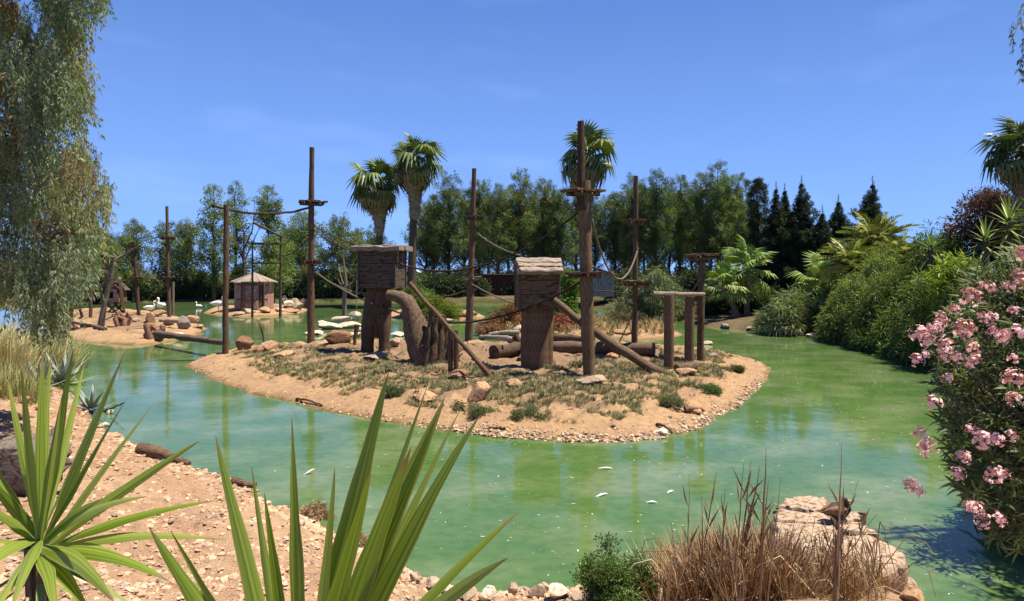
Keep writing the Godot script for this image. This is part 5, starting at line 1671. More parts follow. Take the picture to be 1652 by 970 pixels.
func islets() -> void:
	# round hut
	var c := ground_at(410, 51.5)
	c.y += 0.05
	var o := thing("round_hut", "round pinkish brown board hut with a grey conical roof on a low islet", "hut", c)
	var r := 1.42
	var n := 26
	var mb: MB
	for i in n:
		var a := TAU * i / n
		if absf(wrapf(a - 0.75, -PI, PI)) < 0.13: continue
		var q := Vector3(sin(a), 0, cos(a))
		mb = MB.new()
		mb.plank(Transform3D(Basis(Vector3.UP, a) * Basis(Vector3.BACK, PI / 2) * Basis(Vector3.RIGHT, PI / 2), c + q * r + Vector3.UP * 1.0), 2.1, TAU * r / n * 0.96, 0.06, R, 0.04)
		part(mb, "wall_board", M.hut, o)
	mb = MB.new()
	mb.tube([c + Vector3(0, -0.1, 0), c + Vector3(0, 1.95, 0)], [r - 0.06, r - 0.06], 20)
	part(mb, "wall", M.board_dark, o)
	for i in 16:
		var a := TAU * i / 16
		var q := Vector3(sin(a), 0, cos(a))
		mb = MB.new()
		var e := c + q * 1.78 + Vector3.UP * (2.0 + rnd(-0.04, 0.04))
		var t := c + Vector3.UP * 2.75
		var sdv := Vector3(cos(a), 0, -sin(a)) * 0.32
		var up := Vector3(0, 0.07, 0)
		mb.face([e - sdv + up, e + sdv + up, t + sdv * 0.06 + up]); mb.face([e - sdv + up, t + sdv * 0.06 + up, t - sdv * 0.06 + up])
		mb.face([e - sdv, t, e + sdv]); mb.face([e - sdv, e + sdv, e + sdv + up]); mb.face([e - sdv, e + sdv + up, e - sdv + up])
		mb.face([e + sdv, t, t + up]); mb.face([e + sdv, t + up, e + sdv + up])
		part(mb, "roof_slat", M.rock_grey if i % 3 else M.board_grey, o)
	mb = MB.new()
	mb.plank(Transform3D(Basis(Vector3.UP, 0.1), c + Vector3(0.45, 0.72, 1.62)), 2.3, 0.12, 0.12, R)
	part(mb, "rail", M.board_dark, o)
	mb = MB.new()
	mb.plank(Transform3D(Basis(Vector3.UP, 0.1), c + Vector3(0.45, 1.86, 1.5)), 2.6, 0.12, 0.1, R)
	part(mb, "eave_beam", M.board_dark, o)
	for x in [-0.3, 1.4]:
		mb = MB.new()
		mb.tube([c + Vector3(x, -0.2, 1.7), c + Vector3(x, 2.0, 1.6)], [0.07, 0.06], 7)
		part(mb, "post", M.pole, o)
	# frame beside it
	var f := ground_at(452, 47)
	o = thing("beam_frame", "tall frame with one slanting and two level beams rising behind the round hut", "climbing frame", f)
	mb = MB.new()
	mb.tube([f + Vector3.DOWN * 0.2, P(453, 378, 47)], [0.11, 0.08], 8, bump, 0.2)
	part(mb, "post", M.trunk, o)
	for q in [[408, 359, 455, 382, 0.09], [405, 393, 455, 394, 0.09], [405, 425, 456, 424, 0.06]]:
		mb = MB.new()
		mb.tube(line(P(q[0], q[1], 46.9), P(q[2], q[3], 46.9), 4, 0, 0.02), ramp(q[4], q[4], 4), 7, bump, 0.3)
		part(mb, "beam", M.trunk, o)
	var t := P(405, 359, 46.9)
	mb = MB.new()
	mb.tube([Vector3(t.x + 0.1, f.y - 0.2, t.z + 0.05), P(407, 430, 46.9), P(407, 390, 46.9)], [0.08, 0.07, 0.05], 7, bump, 0.2)
	part(mb, "post", M.trunk, o)
	var k := 0
	for q in [[398, 505, 26, 9], [425, 504, 26, 10], [462, 497, 26, 14], [478, 500, 24, 16], [490, 496, 18, 18], [450, 503, 22, 7], [385, 508, 28, 5], [470, 504, 26, 6], [456, 488, 14, 12], [476, 490, 18, 10]]:
		rock(["flat stone by the hut's door", "low stone in front of the round hut", "pale boulder right of the round hut's post", "largest pale boulder right of the hut", "upright boulder at the right end of the hut islet", "small stone between the hut post and the boulders", "thin slab at the water left of the hut door", "flat stone at the water right of the hut", "small stone behind the boulders beside the hut", "stone on top of the boulder pile beside the hut"][k], q[0], q[1], q[2], q[3], k % 7, [M.rock_slab, M.rock, M.rock_pale][k % 3], "stones around the round hut")
		k += 1
	# white rocks in the water
	k = 0
	for q in [[530, 532, 56, 14], [560, 530, 50, 12], [572, 517, 24, 18], [548, 520, 40, 10], [520, 526, 34, 10], [585, 540, 54, 12], [560, 545, 60, 8], [505, 541, 40, 8]]:
		rock(["broad white rock at the left of the white rocks", "white rock in the middle of the white rocks", "rounded white boulder on top of the white rocks", "white rock behind the middle one", "small white rock at the back left", "white slab at the right, beside the split stump", "low white slab at the front of the white rocks", "thin white slab at the water by the second pole"][k], q[0], q[1], q[2], q[3], [3, 1, 4, 7, 5, 8, 7, 8][k], M.rock_pale, "white rocks in the water", -1.0, 0.0, 0.7)
		k += 1
	var b := G(556, 510, 20)
	o = thing("dead_tree", "pale dead tree standing behind the white rocks", "dead tree", b)
	mb = MB.new()
	mb.tube([b + Vector3.DOWN * 0.3, P(555, 480, -b.z), P(558, 455, -b.z), P(553, 410, -b.z)], [0.2, 0.15, 0.13, 0.04], 7, bump, 0.3)
	for e in [[570, 455], [580, 440], [540, 440], [545, 425], [575, 470]]:
		mb.tube([P(556, 465, -b.z), P((556 + e[0]) / 2.0, (465 + e[1]) / 2.0 + 4, -b.z + rnd(-0.4, 0.4)), P(e[0], e[1], -b.z + rnd(-0.6, 0.6))], [0.08, 0.05, 0.015], 5, null, 0, false)
	part(mb, "trunk", M.trunk_pale, o)
	# islet behind: dry shrub, straw, logs
	b = G(828, 528, 20)
	shrub("dry_shrub", "rust brown dry shrub behind the square nest box", "shrub", b, Vector3(1.55, 1.35, 1.0), 300, K.willow, Color(0.24, 0.13, 0.06), {"leaf": M.dry, "size": 0.7})
	b = G(792, 538, 20)
	shrub("dry_shrub", "low brown dry shrub right of the middle pole", "shrub", b, Vector3(0.9, 0.6, 0.7), 140, K.willow, Color(0.26, 0.15, 0.07), {"leaf": M.dry, "size": 0.6})
	b = G(906, 530, 20)
	shrub("dry_shrub", "small reddish dry shrub between the square nest box and the leaning log", "shrub", b, Vector3(0.6, 0.9, 0.6), 110, K.willow, Color(0.28, 0.12, 0.07), {"leaf": M.dry, "size": 0.6})
	b = G(925, 527, 20)
	shrub("grey_bush", "low grey green bush behind the leaning log", "shrub", b, Vector3(0.8, 0.55, 0.6), 120, K.willow, Color(0.17, 0.19, 0.12), {"size": 0.6})
	b = G(1010, 524, 20)
	shrub("grey_bush", "low brownish bush behind the pole with a rope to the ground", "shrub", b, Vector3(1.6, 0.7, 0.6), 200, K.willow, Color(0.14, 0.12, 0.07), {"size": 0.6})
	b = ground_at(918, 48)
	shrub("lime_shrub", "light green shrub right of the square nest box, under its roof line", "shrub", b, Vector3(1.0, 3.0, 1.0), 200, K.broad, Color(0.16, 0.22, 0.05), {})
	log_("driftwood", "grey weathered plank at the water left of the square stump", "driftwood", G(776, 548, 20) + Vector3(0, 0.1, 0), G(832, 553, 20) + Vector3(0, 0.1, 0), 0.10, 0.13, M.board_grey, 0.05, "driftwood behind the main island")
	log_("driftwood", "second weathered plank at the water, behind the first", "driftwood", G(790, 545, 20) + Vector3(0, 0.15, 0), G(838, 543, 20) + Vector3(0, 0.2, 0), 0.10, 0.12, M.board_grey, 0.04, "driftwood behind the main island")
	log_("driftwood", "brown log end pointing left from the rust brown shrub", "driftwood", G(774, 528, 20) + Vector3(0, 0.2, 0), G(812, 526, 20) + Vector3(0, 0.3, 0), 0.14, 0.16, M.log, 0.0, "driftwood behind the main island")
	log_("driftwood", "pale log lying in front of the yellow green bush", "driftwood", G(694, 517, 20) + Vector3(0, 0.2, 0), G(768, 511, 20) + Vector3(0, 0.2, 0), 0.15, 0.13, M.log, 0.0, "driftwood behind the main island")
	k = 0
	for q in [[815, 530, 26, 14, "rock"], [838, 535, 24, 12, "rock_pale"], [826, 541, 40, 8, "rock_slab"], [950, 541, 34, 8, "rock_slab"], [1005, 541, 36, 12, "rock"], [660, 519, 40, 9, "rock_slab"], [720, 520, 34, 7, "rock_slab"], [1140, 556, 30, 7, "rock_pale"], [640, 543, 30, 8, "rock_pale"]]:
		rock(["brown rock among the rust brown shrub's stems", "pale rock under the rust brown shrub", "flat tan rock left of the square stump", "flat rock behind the tallest pole", "tan rock behind the second right pole", "tan slab left of the pale log", "low slab under the pale log", "white stone in the water right of the two posts", "pale stone in the water right of the split stump"][k], q[0], q[1], q[2], q[3], k % 7, M[q[4]], "stones behind the main island")
		k += 1
	var T := [[], []]; var C := [[], []]
	for i in 900:
		var pl: PackedVector2Array = isles[3].poly
		var x := rnd(-2.0, 9.5); var z := rnd(-42.0, -31.0)
		if sd(Vector2(x, z), pl) > -0.4: continue
		T[i % 2].append(Transform3D(yaw(rnd(1.4, 2.6)), Vector3(x, isle(x, z, 3), z)))
		C[i % 2].append(vary(Color(0.34, 0.26, 0.13) if R.randf() < 0.8 else Color(0.15, 0.16, 0.07), 0.3))
	for j in 2:
		var g := many("grass", K.tuft[j], M.dry, self, T[j], C[j], "stuff")
		tag(g, "straw coloured grass on the islet behind the main island" if j == 0 else "dry stubble mixed in the straw of the islet behind the main island", "grass")
	# yellow green bush
	b = ground_at(712, 44)
	b.y = maxf(b.y, 0.1)
	shrub("lime_shrub", "round yellow green bush between the curved trunk and the middle pole", "shrub", b, Vector3(1.35, 1.75, 1.1), 330, K.small, Color(0.21, 0.25, 0.045), {"size": 1.2})
	b = ground_at(672, 45.5)
	b.y = maxf(b.y, 0.1)
	shrub("lime_shrub", "greener bush behind the leaning pole, beside the yellow green one", "shrub", b, Vector3(1.5, 2.3, 1.1), 330, K.small, Color(0.12, 0.19, 0.045), {"size": 1.2})


# ---------------------------------------------------------------- foreground
func yucca(label: String, base: Vector3, foot: Vector3, leaves: Array, shaded: float) -> void:
	var o := thing("yucca", label, "yucca", foot, "yuccas in the foreground")
	var mb := MB.new()
	mb.tube([foot + Vector3.DOWN * 0.2, foot.lerp(base, 0.5), base + Vector3.UP * 0.03], [0.055, 0.045, 0.045], 10, fine, 0.5)
	part(mb, "stem", M.trunk, o)
	for q in leaves:
		var d0 := -base.z
		var tip := P(q[0], q[1], d0 * q[3])
		var st := base + Vector3(q[5] if q.size() > 5 else 0.0, q[6] if q.size() > 6 else rnd(-0.02, 0.05), rnd(-0.02, 0.02))
		var ax := (tip - st).normalized()
		var out := Vector3(ax.x, 0, ax.z)
		var face_ := Vector3(rnd(-0.35, 0.35), 0.75, 0.65)
		face_ = (face_ - ax * face_.dot(ax)).normalized()
		var side := ax.cross(face_).normalized().rotated(ax, rnd(-0.45, 0.45))
		var wd: float = q[2] / F * d0 * (0.98 if d0 < 2.3 else 0.76)
		var pale: float = q[4]
		var c0 := Color(0.115, 0.195, 0.024).lerp(Color(0.30, 0.36, 0.09), pale)
		var c1 := Color(0.36, 0.45, 0.085).lerp(Color(0.40, 0.44, 0.16), pale)
		mb = MB.new()
		mb.sword(st, tip, side, wd, Vector3(0, 0.045 * (1.0 - absf(ax.y)) + rnd(-0.01, 0.01), 0) - out * rnd(-0.01, 0.03), c0 * rnd(0.85, 1.1), c1 * rnd(0.85, 1.1), R.randi_range(0, 99))
		part(mb, "leaf", M.yucca, o)
	for i in 16:                                           # old dry leaves hanging round the stem
		var a := i * 2.4
		var st := base + Vector3(0, -0.04 - 0.018 * i, 0)
		var dir := Vector3(cos(a), rnd(-1.3, -0.3), sin(a)).normalized()
		mb = MB.new()
		var green_: bool = i < 6
		mb.sword(st, st + dir * rnd(0.35, 0.65), Vector3(-sin(a), 0.2, cos(a)), 0.035, Vector3(0, 0.04, 0), Color(0.12, 0.16, 0.05) if green_ else Color(0.22, 0.15, 0.08), Color(0.25, 0.29, 0.12) if green_ else Color(0.36, 0.27, 0.16), i, 8)
		part(mb, "dry_leaf" if not green_ else "leaf", M.dry, o)


func near_things() -> void:
	# yucca at the left
	var base := P(64, 890, 2.75)
	var foot := Vector3(base.x, height(base.x, base.z), base.z)
	yucca("yucca with a full fan of striped leaves at the lower left corner", base, foot, [
		[10, 612, 19, 1.05, 0.1], [32, 590, 21, 0.98, 0.25], [70, 566, 24, 1.02, 0.0], [82, 575, 22, 1.10, 0.1], [120, 562, 26, 1.0, 0.05], [99, 640, 20, 0.95, 0.8], [135, 590, 20, 1.15, 0.2],
		[203, 566, 28, 1.03, 0.1], [184, 600, 24, 1.12, 0.0], [207, 640, 26, 0.96, -0.3], [250, 650, 30, 1.04, 0.4], [322, 712, 27, 1.02, 0.1], [165, 803, 34, 0.88, -0.3], [239, 800, 26, 0.95, 0.5],
		[345, 810, 24, 0.98, -0.2], [360, 869, 24, 0.95, 0.4], [276, 940, 30, 0.86, -0.15], [186, 970, 34, 0.80, 0.1], [220, 914, 22, 0.92, 0.6],
		[-28, 760, 26, 0.97, -0.2], [-40, 820, 26, 0.9, 0.2], [-60, 700, 24, 1.05, 0.0], [-90, 880, 28, 0.86, 0.1], [-70, 950, 30, 0.84, 0.2], [20, 985, 30, 0.8, 0.1], [95, 1000, 30, 0.78, 0.0], [-20, 1010, 26, 0.85, 0.3], [150, 1005, 26, 0.9, -0.2], [60, 960, 26, 1.2, -0.3], [120, 900, 20, 1.25, 0.0], [-10, 890, 20, 1.2, -0.2], [170, 945, 20, 1.1, -0.2]], 0.0)
	# yucca whose leaves rise from below the picture
	base = P(486, 1130, 2.0)
	foot = Vector3(base.x, height(base.x, base.z), base.z)
	yucca("yucca seen from close by, its long leaves rising from the lower edge in the middle", base, foot, [
		[350, 702, 30, 1.02, 0.1, -0.07], [406, 752, 16, 1.05, 0.3, -0.06], [428, 796, 20, 0.95, -0.25, -0.04], [468, 672, 36, 1.08, 0.1, -0.01], [540, 755, 26, 1.0, 0.7, 0.03], [630, 600, 42, 1.03, 0.0, 0.01],
		[690, 622, 26, 1.1, 0.05, 0.05], [714, 640, 46, 1.06, 0.15, 0.06], [706, 668, 34, 0.98, -0.3, 0.05], [742, 664, 26, 1.12, 0.2, 0.07], [776, 668, 40, 1.03, -0.1, 0.08], [836, 828, 32, 1.0, -0.1, 0.12], [819, 900, 36, 0.9, 0.45, 0.14],
		[600, 760, 30, 0.92, 0.0, 0.04], [240, 850, 30, 1.0, -0.1, -0.13], [274, 858, 20, 1.02, 0.3, -0.12], [660, 720, 40, 0.95, 0.1, 0.06], [300, 1010, 30, 0.85, 0.0], [700, 1060, 30, 0.8, 0.1], [500, 1010, 34, 0.7, 0.0], [420, 1060, 30, 0.8, 0.2], [620, 1020, 34, 0.75, 0.1]], 0.0)

	# stones and pebbles on the near bank: the largest singly, the rest together
	var bank: Node3D = get_node("near_bank")
	var TP := [[], [], [], []]; var CP := [[], [], [], []]
	var made := 0
	for i in 52000:
		var d := 3.2 + 14.0 * pow(R.randf(), 1.6)
		var px := rnd(-60, 1260)
		var p := P(px, 440, d)
		var s := sd(Vector2(p.x, p.z), pond)
		if s < -0.08 or p.z > -2.4: continue
		var edge := 1.0 - smoothstep(0.0, 0.8, s)
		if R.randf() > 0.45 + 0.7 * edge + 0.5 * bump.get_noise_2d(p.x * 2.2, p.z * 2.2): continue
		var r := (0.008 + 0.036 * pow(R.randf(), 2.6)) * (1.0 + 0.6 * edge)
		var y := land(p.x, p.z)
		var c := Color(0.42, 0.265, 0.17).lerp(Color(0.50, 0.35, 0.235), R.randf())
		if R.randf() < 0.15: c = Color(0.30, 0.22, 0.17)
		var j := R.randi_range(0, 3)
		var t := Transform3D(turned() * Basis.from_scale(Vector3(r * rnd(0.8, 1.4), r * 0.8, r)), Vector3(p.x, y + r * 0.12, p.z))
		if r * F / d > 5.0 and made < 240:
			piece(K.pebbles[j], "stone", [M.rock, M.rock, M.rock_slab, M.rock_grey][R.randi_range(0, 3)] if R.randf() < 0.6 else M.rock, bank, t)
			made += 1
		else:
			TP[j].append(t); CP[j].append(vary(c, 0.2))
	for j in 4: many("pebbles", K.pebbles[j], M.pebble, bank, TP[j], CP[j], "stuff")
	# rounded stones at the bottom edge
	var k := 0
	for q in [[752, 968, 36, 22], [786, 972, 40, 24], [826, 962, 26, 24], [868, 966, 34, 26], [876, 958, 20, 18], [900, 968, 50, 24], [935, 975, 36, 22], [700, 950, 34, 18], [670, 940, 30, 16], [720, 958, 28, 16], [640, 928, 26, 14], [960, 972, 40, 20], [590, 900, 22, 12], [565, 890, 20, 12]]:
		rock("round pinkish stone at the water's edge, " + ["left of the yucca's last leaf", "second from the gap in the row", "single, standing apart in the gap", "beside a dark one, right of the gap", "small, on top of the others", "broad, right of the small one", "at the foot of the green bush", "between the yucca leaves and the water", "half behind the broadest yucca leaves", "next to the broad leaves at the bottom", "highest of those behind the yucca", "hidden in the green bush's left edge", "small, above the middle yucca leaves", "small, farthest up the bank"][k], q[0], q[1], q[2], q[3], [1, 4, 6, 0, 2, 5, 3][k % 7], [M.rock_slab, M.rock_pale, M.rock_slab, M.rock_slab][k % 4], "round stones at the near water's edge")
		k += 1
	# boulder and driftwood on the left bank
	rock("dark hollow grey boulder behind the yucca at the left edge", 8, 800, 150, 110, 4, M.boulder, "boulders on the left bank", 0.7)
	rock("smaller dark rock behind the yucca leaves, right of the hollow boulder", 92, 712, 44, 26, 2, M.rock_grey, "boulders on the left bank", 0.2)
	k = 0
	for q in [[120, 665, 16, 10], [165, 690, 18, 9], [175, 668, 12, 8], [30, 650, 30, 14], [60, 662, 24, 10], [110, 700, 14, 10], [140, 706, 16, 8], [185, 705, 18, 8]]:
		rock("small tan stone on the left bank, " + ["under the agave", "white, at the water below the agave", "at the water's edge right of the agave", "below the dry grass", "right of the one below the dry grass", "between the yucca leaves", "low, between the tallest yucca leaves and the water", "at the corner of the shore"][k], q[0], q[1], q[2], q[3], k % 7, M.rock_pale if k in [1, 2] else M.rock, "small stones on the left bank")
		k += 1
	var la := G(228, 735, 6); var lb := G(305, 752, 6)
	log_("driftwood", "dark weathered log at the shore of the near bank, undercut on its left", "driftwood", la + Vector3(0, 0.10, 0), lb + Vector3(0, 0.03, 0), 0.13, 0.05, M.log, 0.03, "driftwood on the near bank")
	log_("driftwood", "smaller weathered log half in the water below the first", "driftwood", G(372, 779, 6) + Vector3(0, 0.03, 0), G(412, 786, 6) + Vector3(0, 0.02, 0), 0.07, 0.04, M.log, 0.0, "driftwood on the near bank")
	log_("driftwood", "thin dark stick poking over the water near the agave", "driftwood", G(165, 664, 6), P(200, 650, 14.5), 0.02, 0.012, M.stump, 0.0, "driftwood on the near bank")
	# small dry weeds at the bend of the shore
	for q in [[505, 832, 0.22, 0.16, "dry reddish weeds at the bend of the near shore"], [560, 880, 0.16, 0.12, "small dry weeds further down the near shore"]]:
		shrub("dry_weeds", q[4], "weeds", G(q[0], q[1], 4), Vector3(q[2], q[3], q[2]), 42, K.willow, Color(0.36, 0.25, 0.14), {"leaf": M.dry, "size": 0.2, "group": "dry weeds on the near shore"})

	# rock ledge at the lower right: slabs side by side, rubble under them
	var ledge := thing("rock_ledge", "flat tan rock ledge of cracked slabs jutting into the water behind the reeds", "rock ledge", Vector3(W(1330, 850, 0.3).x, 0.0, W(1330, 850, 0.3).y))
	for q in [[[1252, 814], [1264, 803], [1300, 799], [1334, 801], [1342, 818], [1338, 824], [1300, 821], [1262, 817]], [[1246, 836], [1254, 818], [1262, 820], [1300, 824], [1338, 827], [1342, 843], [1300, 841], [1262, 839]], [[1344, 825], [1362, 822], [1394, 824], [1392, 831], [1384, 838], [1345, 842]], [[1252, 872], [1248, 842], [1262, 842], [1300, 844], [1344, 846], [1350, 856], [1346, 880], [1330, 900], [1290, 908]], [[1348, 844], [1386, 841], [1408, 855], [1404, 860], [1353, 857]], [[1352, 860], [1406, 863], [1440, 878], [1462, 893], [1452, 918], [1410, 930], [1350, 922], [1336, 900]]]:
		var top := []
		var y: float = 0.36 + rnd(-0.05, 0.06)
		for i in q.size():
			var a: Array = q[i]; var b: Array = q[(i + 1) % q.size()]
			for j in 6:
				var p := W(lerpf(a[0], b[0], j / 6.0), lerpf(a[1], b[1], j / 6.0), y)
				top.append(Vector3(p.x + fine.get_noise_2d(p.x * 4, p.y * 4) * 0.09, y, p.y + fine.get_noise_2d(p.y * 4, p.x * 4) * 0.09))
		var mid := Vector3.ZERO
		for p in top: mid += p / top.size()
		for i in top.size(): top[i] = mid.lerp(top[i], 0.965)
		var mb := MB.new()
		var rings := [[0.0, 0.012, 0.0], [0.55, 0.008, 0.02], [0.93, -0.004, 0.0], [1.0, -0.03, 0.0], [0.99, -0.12, 0.04], [0.93, -0.30, 0.07], [0.95, -0.75, 0.05]]
		var rows := []
		for rg in rings:
			var row := []
			for p: Vector3 in top:
				var v: Vector3 = mid.lerp(p, rg[0])
				v += (p - mid).normalized() * rg[2] * fine.get_noise_3d(p.x * 5, rg[1] * 9, p.z * 5) * 1.6
				v.y = y + rg[1] + 0.03 * bump.get_noise_2d(v.x * 2.5, v.z * 2.5) * rg[0]
				row.append(v)
			rows.append(row)
		for i in rows.size() - 1:
			for j in top.size():
				var n := (j + 1) % top.size()
				var away: Vector3 = (rows[i + 1][j] - mid) * Vector3(1, 0, 1) if i >= 3 else Vector3.UP
				if i > 0: mb.out_face([rows[i][j], rows[i][n], rows[i + 1][n], rows[i + 1][j]], away)
				else: mb.out_face([rows[i][j], rows[i + 1][n], rows[i + 1][j]], away)
		part(mb, "slab", M.rock_slab, ledge)
	k = 0
	for q in [[1440, 940, 60, 40, 0, "rock"], [1408, 916, 70, 36, 2, "rock_dark"], [1466, 958, 44, 30, 4, "rock_slab"], [1390, 950, 60, 40, 5, "rock"], [1300, 912, 60, 40, 6, "rock_dark"], [1452, 920, 40, 26, 1, "rock_dark"], [1478, 975, 50, 26, 3, "rock"], [1256, 868, 36, 30, 0, "rock_grey"], [1360, 905, 50, 30, 2, "rock"]]:
		rock(["reddish rock under the right end of the rock ledge", "dark jagged rock between the reeds and the ledge", "pale rock at the water, lowest right", "brown rock among the reeds' right stems", "dark rock in the hollow under the ledge", "dark overhanging rock at the ledge's right tip", "rock at the very bottom right of the rubble", "grey rock at the left end of the ledge behind the reeds", "brown rock in the reeds below the ledge's middle"][k], q[0], q[1], q[2], q[3], q[4], M[q[5]], "rubble around the rock ledge")
		k += 1
	# dark duck on the ledge
	var dk := W(1352, 836, 0.38)
	var at := Vector3(dk.x, 0.37, dk.y)
	var o := thing("duck", "dark mottled duck resting on the rock ledge behind the tall reed", "duck", at)
	var mb := MB.new()
	mb.tube([at + Vector3(-0.17, 0.07, 0.03), at + Vector3(-0.12, 0.085, 0.02), at + Vector3(-0.04, 0.095, 0), at + Vector3(0.05, 0.10, 0), at + Vector3(0.1, 0.13, 0), at + Vector3(0.095, 0.18, 0.0), at + Vector3(0.075, 0.215, 0.0), at + Vector3(0.06, 0.235, 0.0)], [0.012, 0.05, 0.088, 0.085, 0.055, 0.032, 0.034, 0.018], 14, fine, 0.25)
	part(mb, "body", M.duck, o)
	for s in [-1, 1]:
		mb = MB.new()
		mb.tube([at + Vector3(0.07, 0.12, s * 0.06), at + Vector3(-0.03, 0.12, s * 0.085), at + Vector3(-0.12, 0.105, s * 0.05), at + Vector3(-0.19, 0.09, s * 0.02)], [0.025, 0.055, 0.035, 0.006], 9, fine, 0.3, true, 0.5)
		part(mb, "wing", M.rock_dark, o)
		mb = MB.new()
		mb.tube([at + Vector3(0.0, 0.03, s * 0.04), at + Vector3(0.01, -0.01, s * 0.04), at + Vector3(0.05, -0.01, s * 0.05)], [0.01, 0.009, 0.014], 6)
		part(mb, "leg", M.bill, o)
		mb = MB.new()
		mb.tube([at + Vector3(0.085, 0.222, s * 0.026), at + Vector3(0.087, 0.222, s * 0.034)], [0.006, 0.003], 6)
		part(mb, "eye", M.black, o)
	mb = MB.new()
	mb.tube([at + Vector3(0.1, 0.208, 0), at + Vector3(0.13, 0.2, 0), at + Vector3(0.155, 0.196, 0)], [0.016, 0.014, 0.008], 7, null, 0, true, 0.5)
	part(mb, "bill", M.bill, o)

	# dry reeds
	base = G(1215, 985, 3)
	o = thing("dry_reeds", "large clump of dry brown reeds and bent stalks at the bottom right of centre", "reeds", base)
	var T := [[], []]; var C := [[], []]
	for i in 560:
		var px := 1075 + 340 * R.randf() + rnd(-20, 20)
		var z := -rnd(4.9, 6.3)
		var p := Vector3((px - 826) / F * -z, 0, z)
		p.y = maxf(land(p.x, p.z), -0.05)
		var peak := (1.0 - 0.35 * absf(px - 1190) / 200.0) * lerpf(1.0, 0.62, smoothstep(1240, 1320, px))
		T[i % 2].append(Transform3D((Basis.from_euler(Vector3(rnd(-0.25, 0.25), rnd(0, TAU), rnd(-0.25, 0.25)))).scaled(Vector3.ONE * rnd(0.35, 0.8) * peak), p))
		C[i % 2].append(vary([Color(0.26, 0.15, 0.075), Color(0.36, 0.24, 0.13), Color(0.17, 0.09, 0.05), Color(0.42, 0.32, 0.20)][R.randi_range(0, 3)], 0.25))
	for j in 2: many("blades", K.tall[j], M.dry, o, T[j], C[j], "stuff")
	var arcs := MB.new()
	for i in 240:
		var px := rnd(1060, 1430)
		var z := -rnd(4.9, 6.2)
		var p := Vector3((px - 826) / F * -z, 0, z)
		p.y = land(p.x, p.z)
		var l := rnd(0.2, 0.55)
		var dir := Vector3(rnd(-1, 1), rnd(0.3, 1.6), rnd(-0.6, 0.6)).normalized()
		var v := rnd(0.6, 1.5)
		var cc := [Color(0.30, 0.19, 0.10), Color(0.46, 0.36, 0.23), Color(0.22, 0.12, 0.06)][i % 3] as Color
		arcs.tint = cc * v
		var e := p + dir * l
		arcs.tube([p, e, e + Vector3(dir.x * 0.5, -0.15 * R.randf(), dir.z * 0.5) * l, e + Vector3(dir.x * 0.9, -rnd(0.2, 0.9), dir.z * 0.9) * l * 0.8], [0.005, 0.0045, 0.0035, 0.002], 4, null, 0, false)
	part(arcs, "bent_stalks", M.dry, o, "stuff")
	for q in [[1236, 722, 1222, 0.014], [1226, 752, 1212, 0.012], [1212, 742, 1200, 0.010], [1240, 775, 1226, 0.011], [1358, 715, 1342, 0.011], [1352, 860, 1340, 0.03], [1362, 850, 1350, 0.022], [1345, 866, 1335, 0.02], [1156, 762, 1150, 0.008], [1112, 765, 1125, 0.008], [1200, 748, 1185, 0.009], [1170, 790, 1160, 0.010], [1248, 800, 1230, 0.014], [1385, 775, 1370, 0.006], [1412, 865, 1400, 0.009], [1132, 800, 1135, 0.010], [1260, 770, 1240, 0.008], [1220, 790, 1210, 0.016], [1290, 880, 1280, 0.010], [1415, 830, 1330, 0.007]]:
		var p := G(q[2], 985, 3)
		p.z += rnd(-0.5, 0.1)
		p.y = land(p.x, p.z)
		var tip := P(q[0], q[1], -p.z + rnd(-0.05, 0.1))
		mb = MB.new()
		mb.tint = ([Color(0.30, 0.18, 0.10), Color(0.24, 0.14, 0.08), Color(0.40, 0.29, 0.17)][R.randi_range(0, 2)]) as Color
		mb.tube(line(p, tip, 6, 0.0, 0.008), [q[3] * 0.7, q[3] * 0.7, q[3] * 0.7, q[3] * 0.65, q[3] * 0.6, q[3] * 0.35, 0.0015], 6)
		for e in 4:
			var u := p.lerp(tip, rnd(0.25, 0.8))
			var dir := Vector3(rnd(-0.5, 0.5), 1, rnd(-0.5, 0.5)).normalized()
			mb.leaf(u, dir, dir.cross(ball()).normalized(), rnd(0.12, 0.3), 0.012)
		part(mb, "stalk", M.dry, o)
	# green bush beside the reeds
	base = G(1003, 972, 3)
	base.y = maxf(base.y, 0.02)
	shrub("green_bush", "small fine leaved green bush at the water's edge left of the reeds", "shrub", base, Vector3(0.38, 0.46, 0.32), 560, K.small, Color(0.11, 0.17, 0.05), {"size": 0.24, "vary": 0.35})

	# oleander, flowers and leaves
	var root := ground_at(1905, 3.7)
	o = thing("oleander", "flowering oleander bush with pale pink blossom at the right edge", "oleander", root)
	var stems := MB.new()
	var WT := [[], [], []]; var WC := [[], [], []]
	var edge := [[395, 1640], [440, 1560], [480, 1525], [520, 1490], [560, 1478], [620, 1490], [660, 1490], [710, 1500], [750, 1515], [790, 1515], [840, 1560], [890, 1600], [930, 1640]]
	var tips := []
	for i in 880:
		var py := rnd(398, 925)
		var ex := 1560.0
		for j in edge.size() - 1:
			if py >= edge[j][0] and py <= edge[j + 1][0]: ex = lerpf(edge[j][1], edge[j + 1][1], (py - edge[j][0]) / (edge[j + 1][0] - edge[j][0]))
		if py > 820 and R.randf() < 0.55: continue
		var px := ex + 34.0 + 270.0 * pow(R.randf(), 1.3)
		var d := rnd(3.15, 3.75) + 0.5 * smoothstep(700.0, 420.0, py) * R.randf()
		tips.append([P(px, py, d), px - ex])
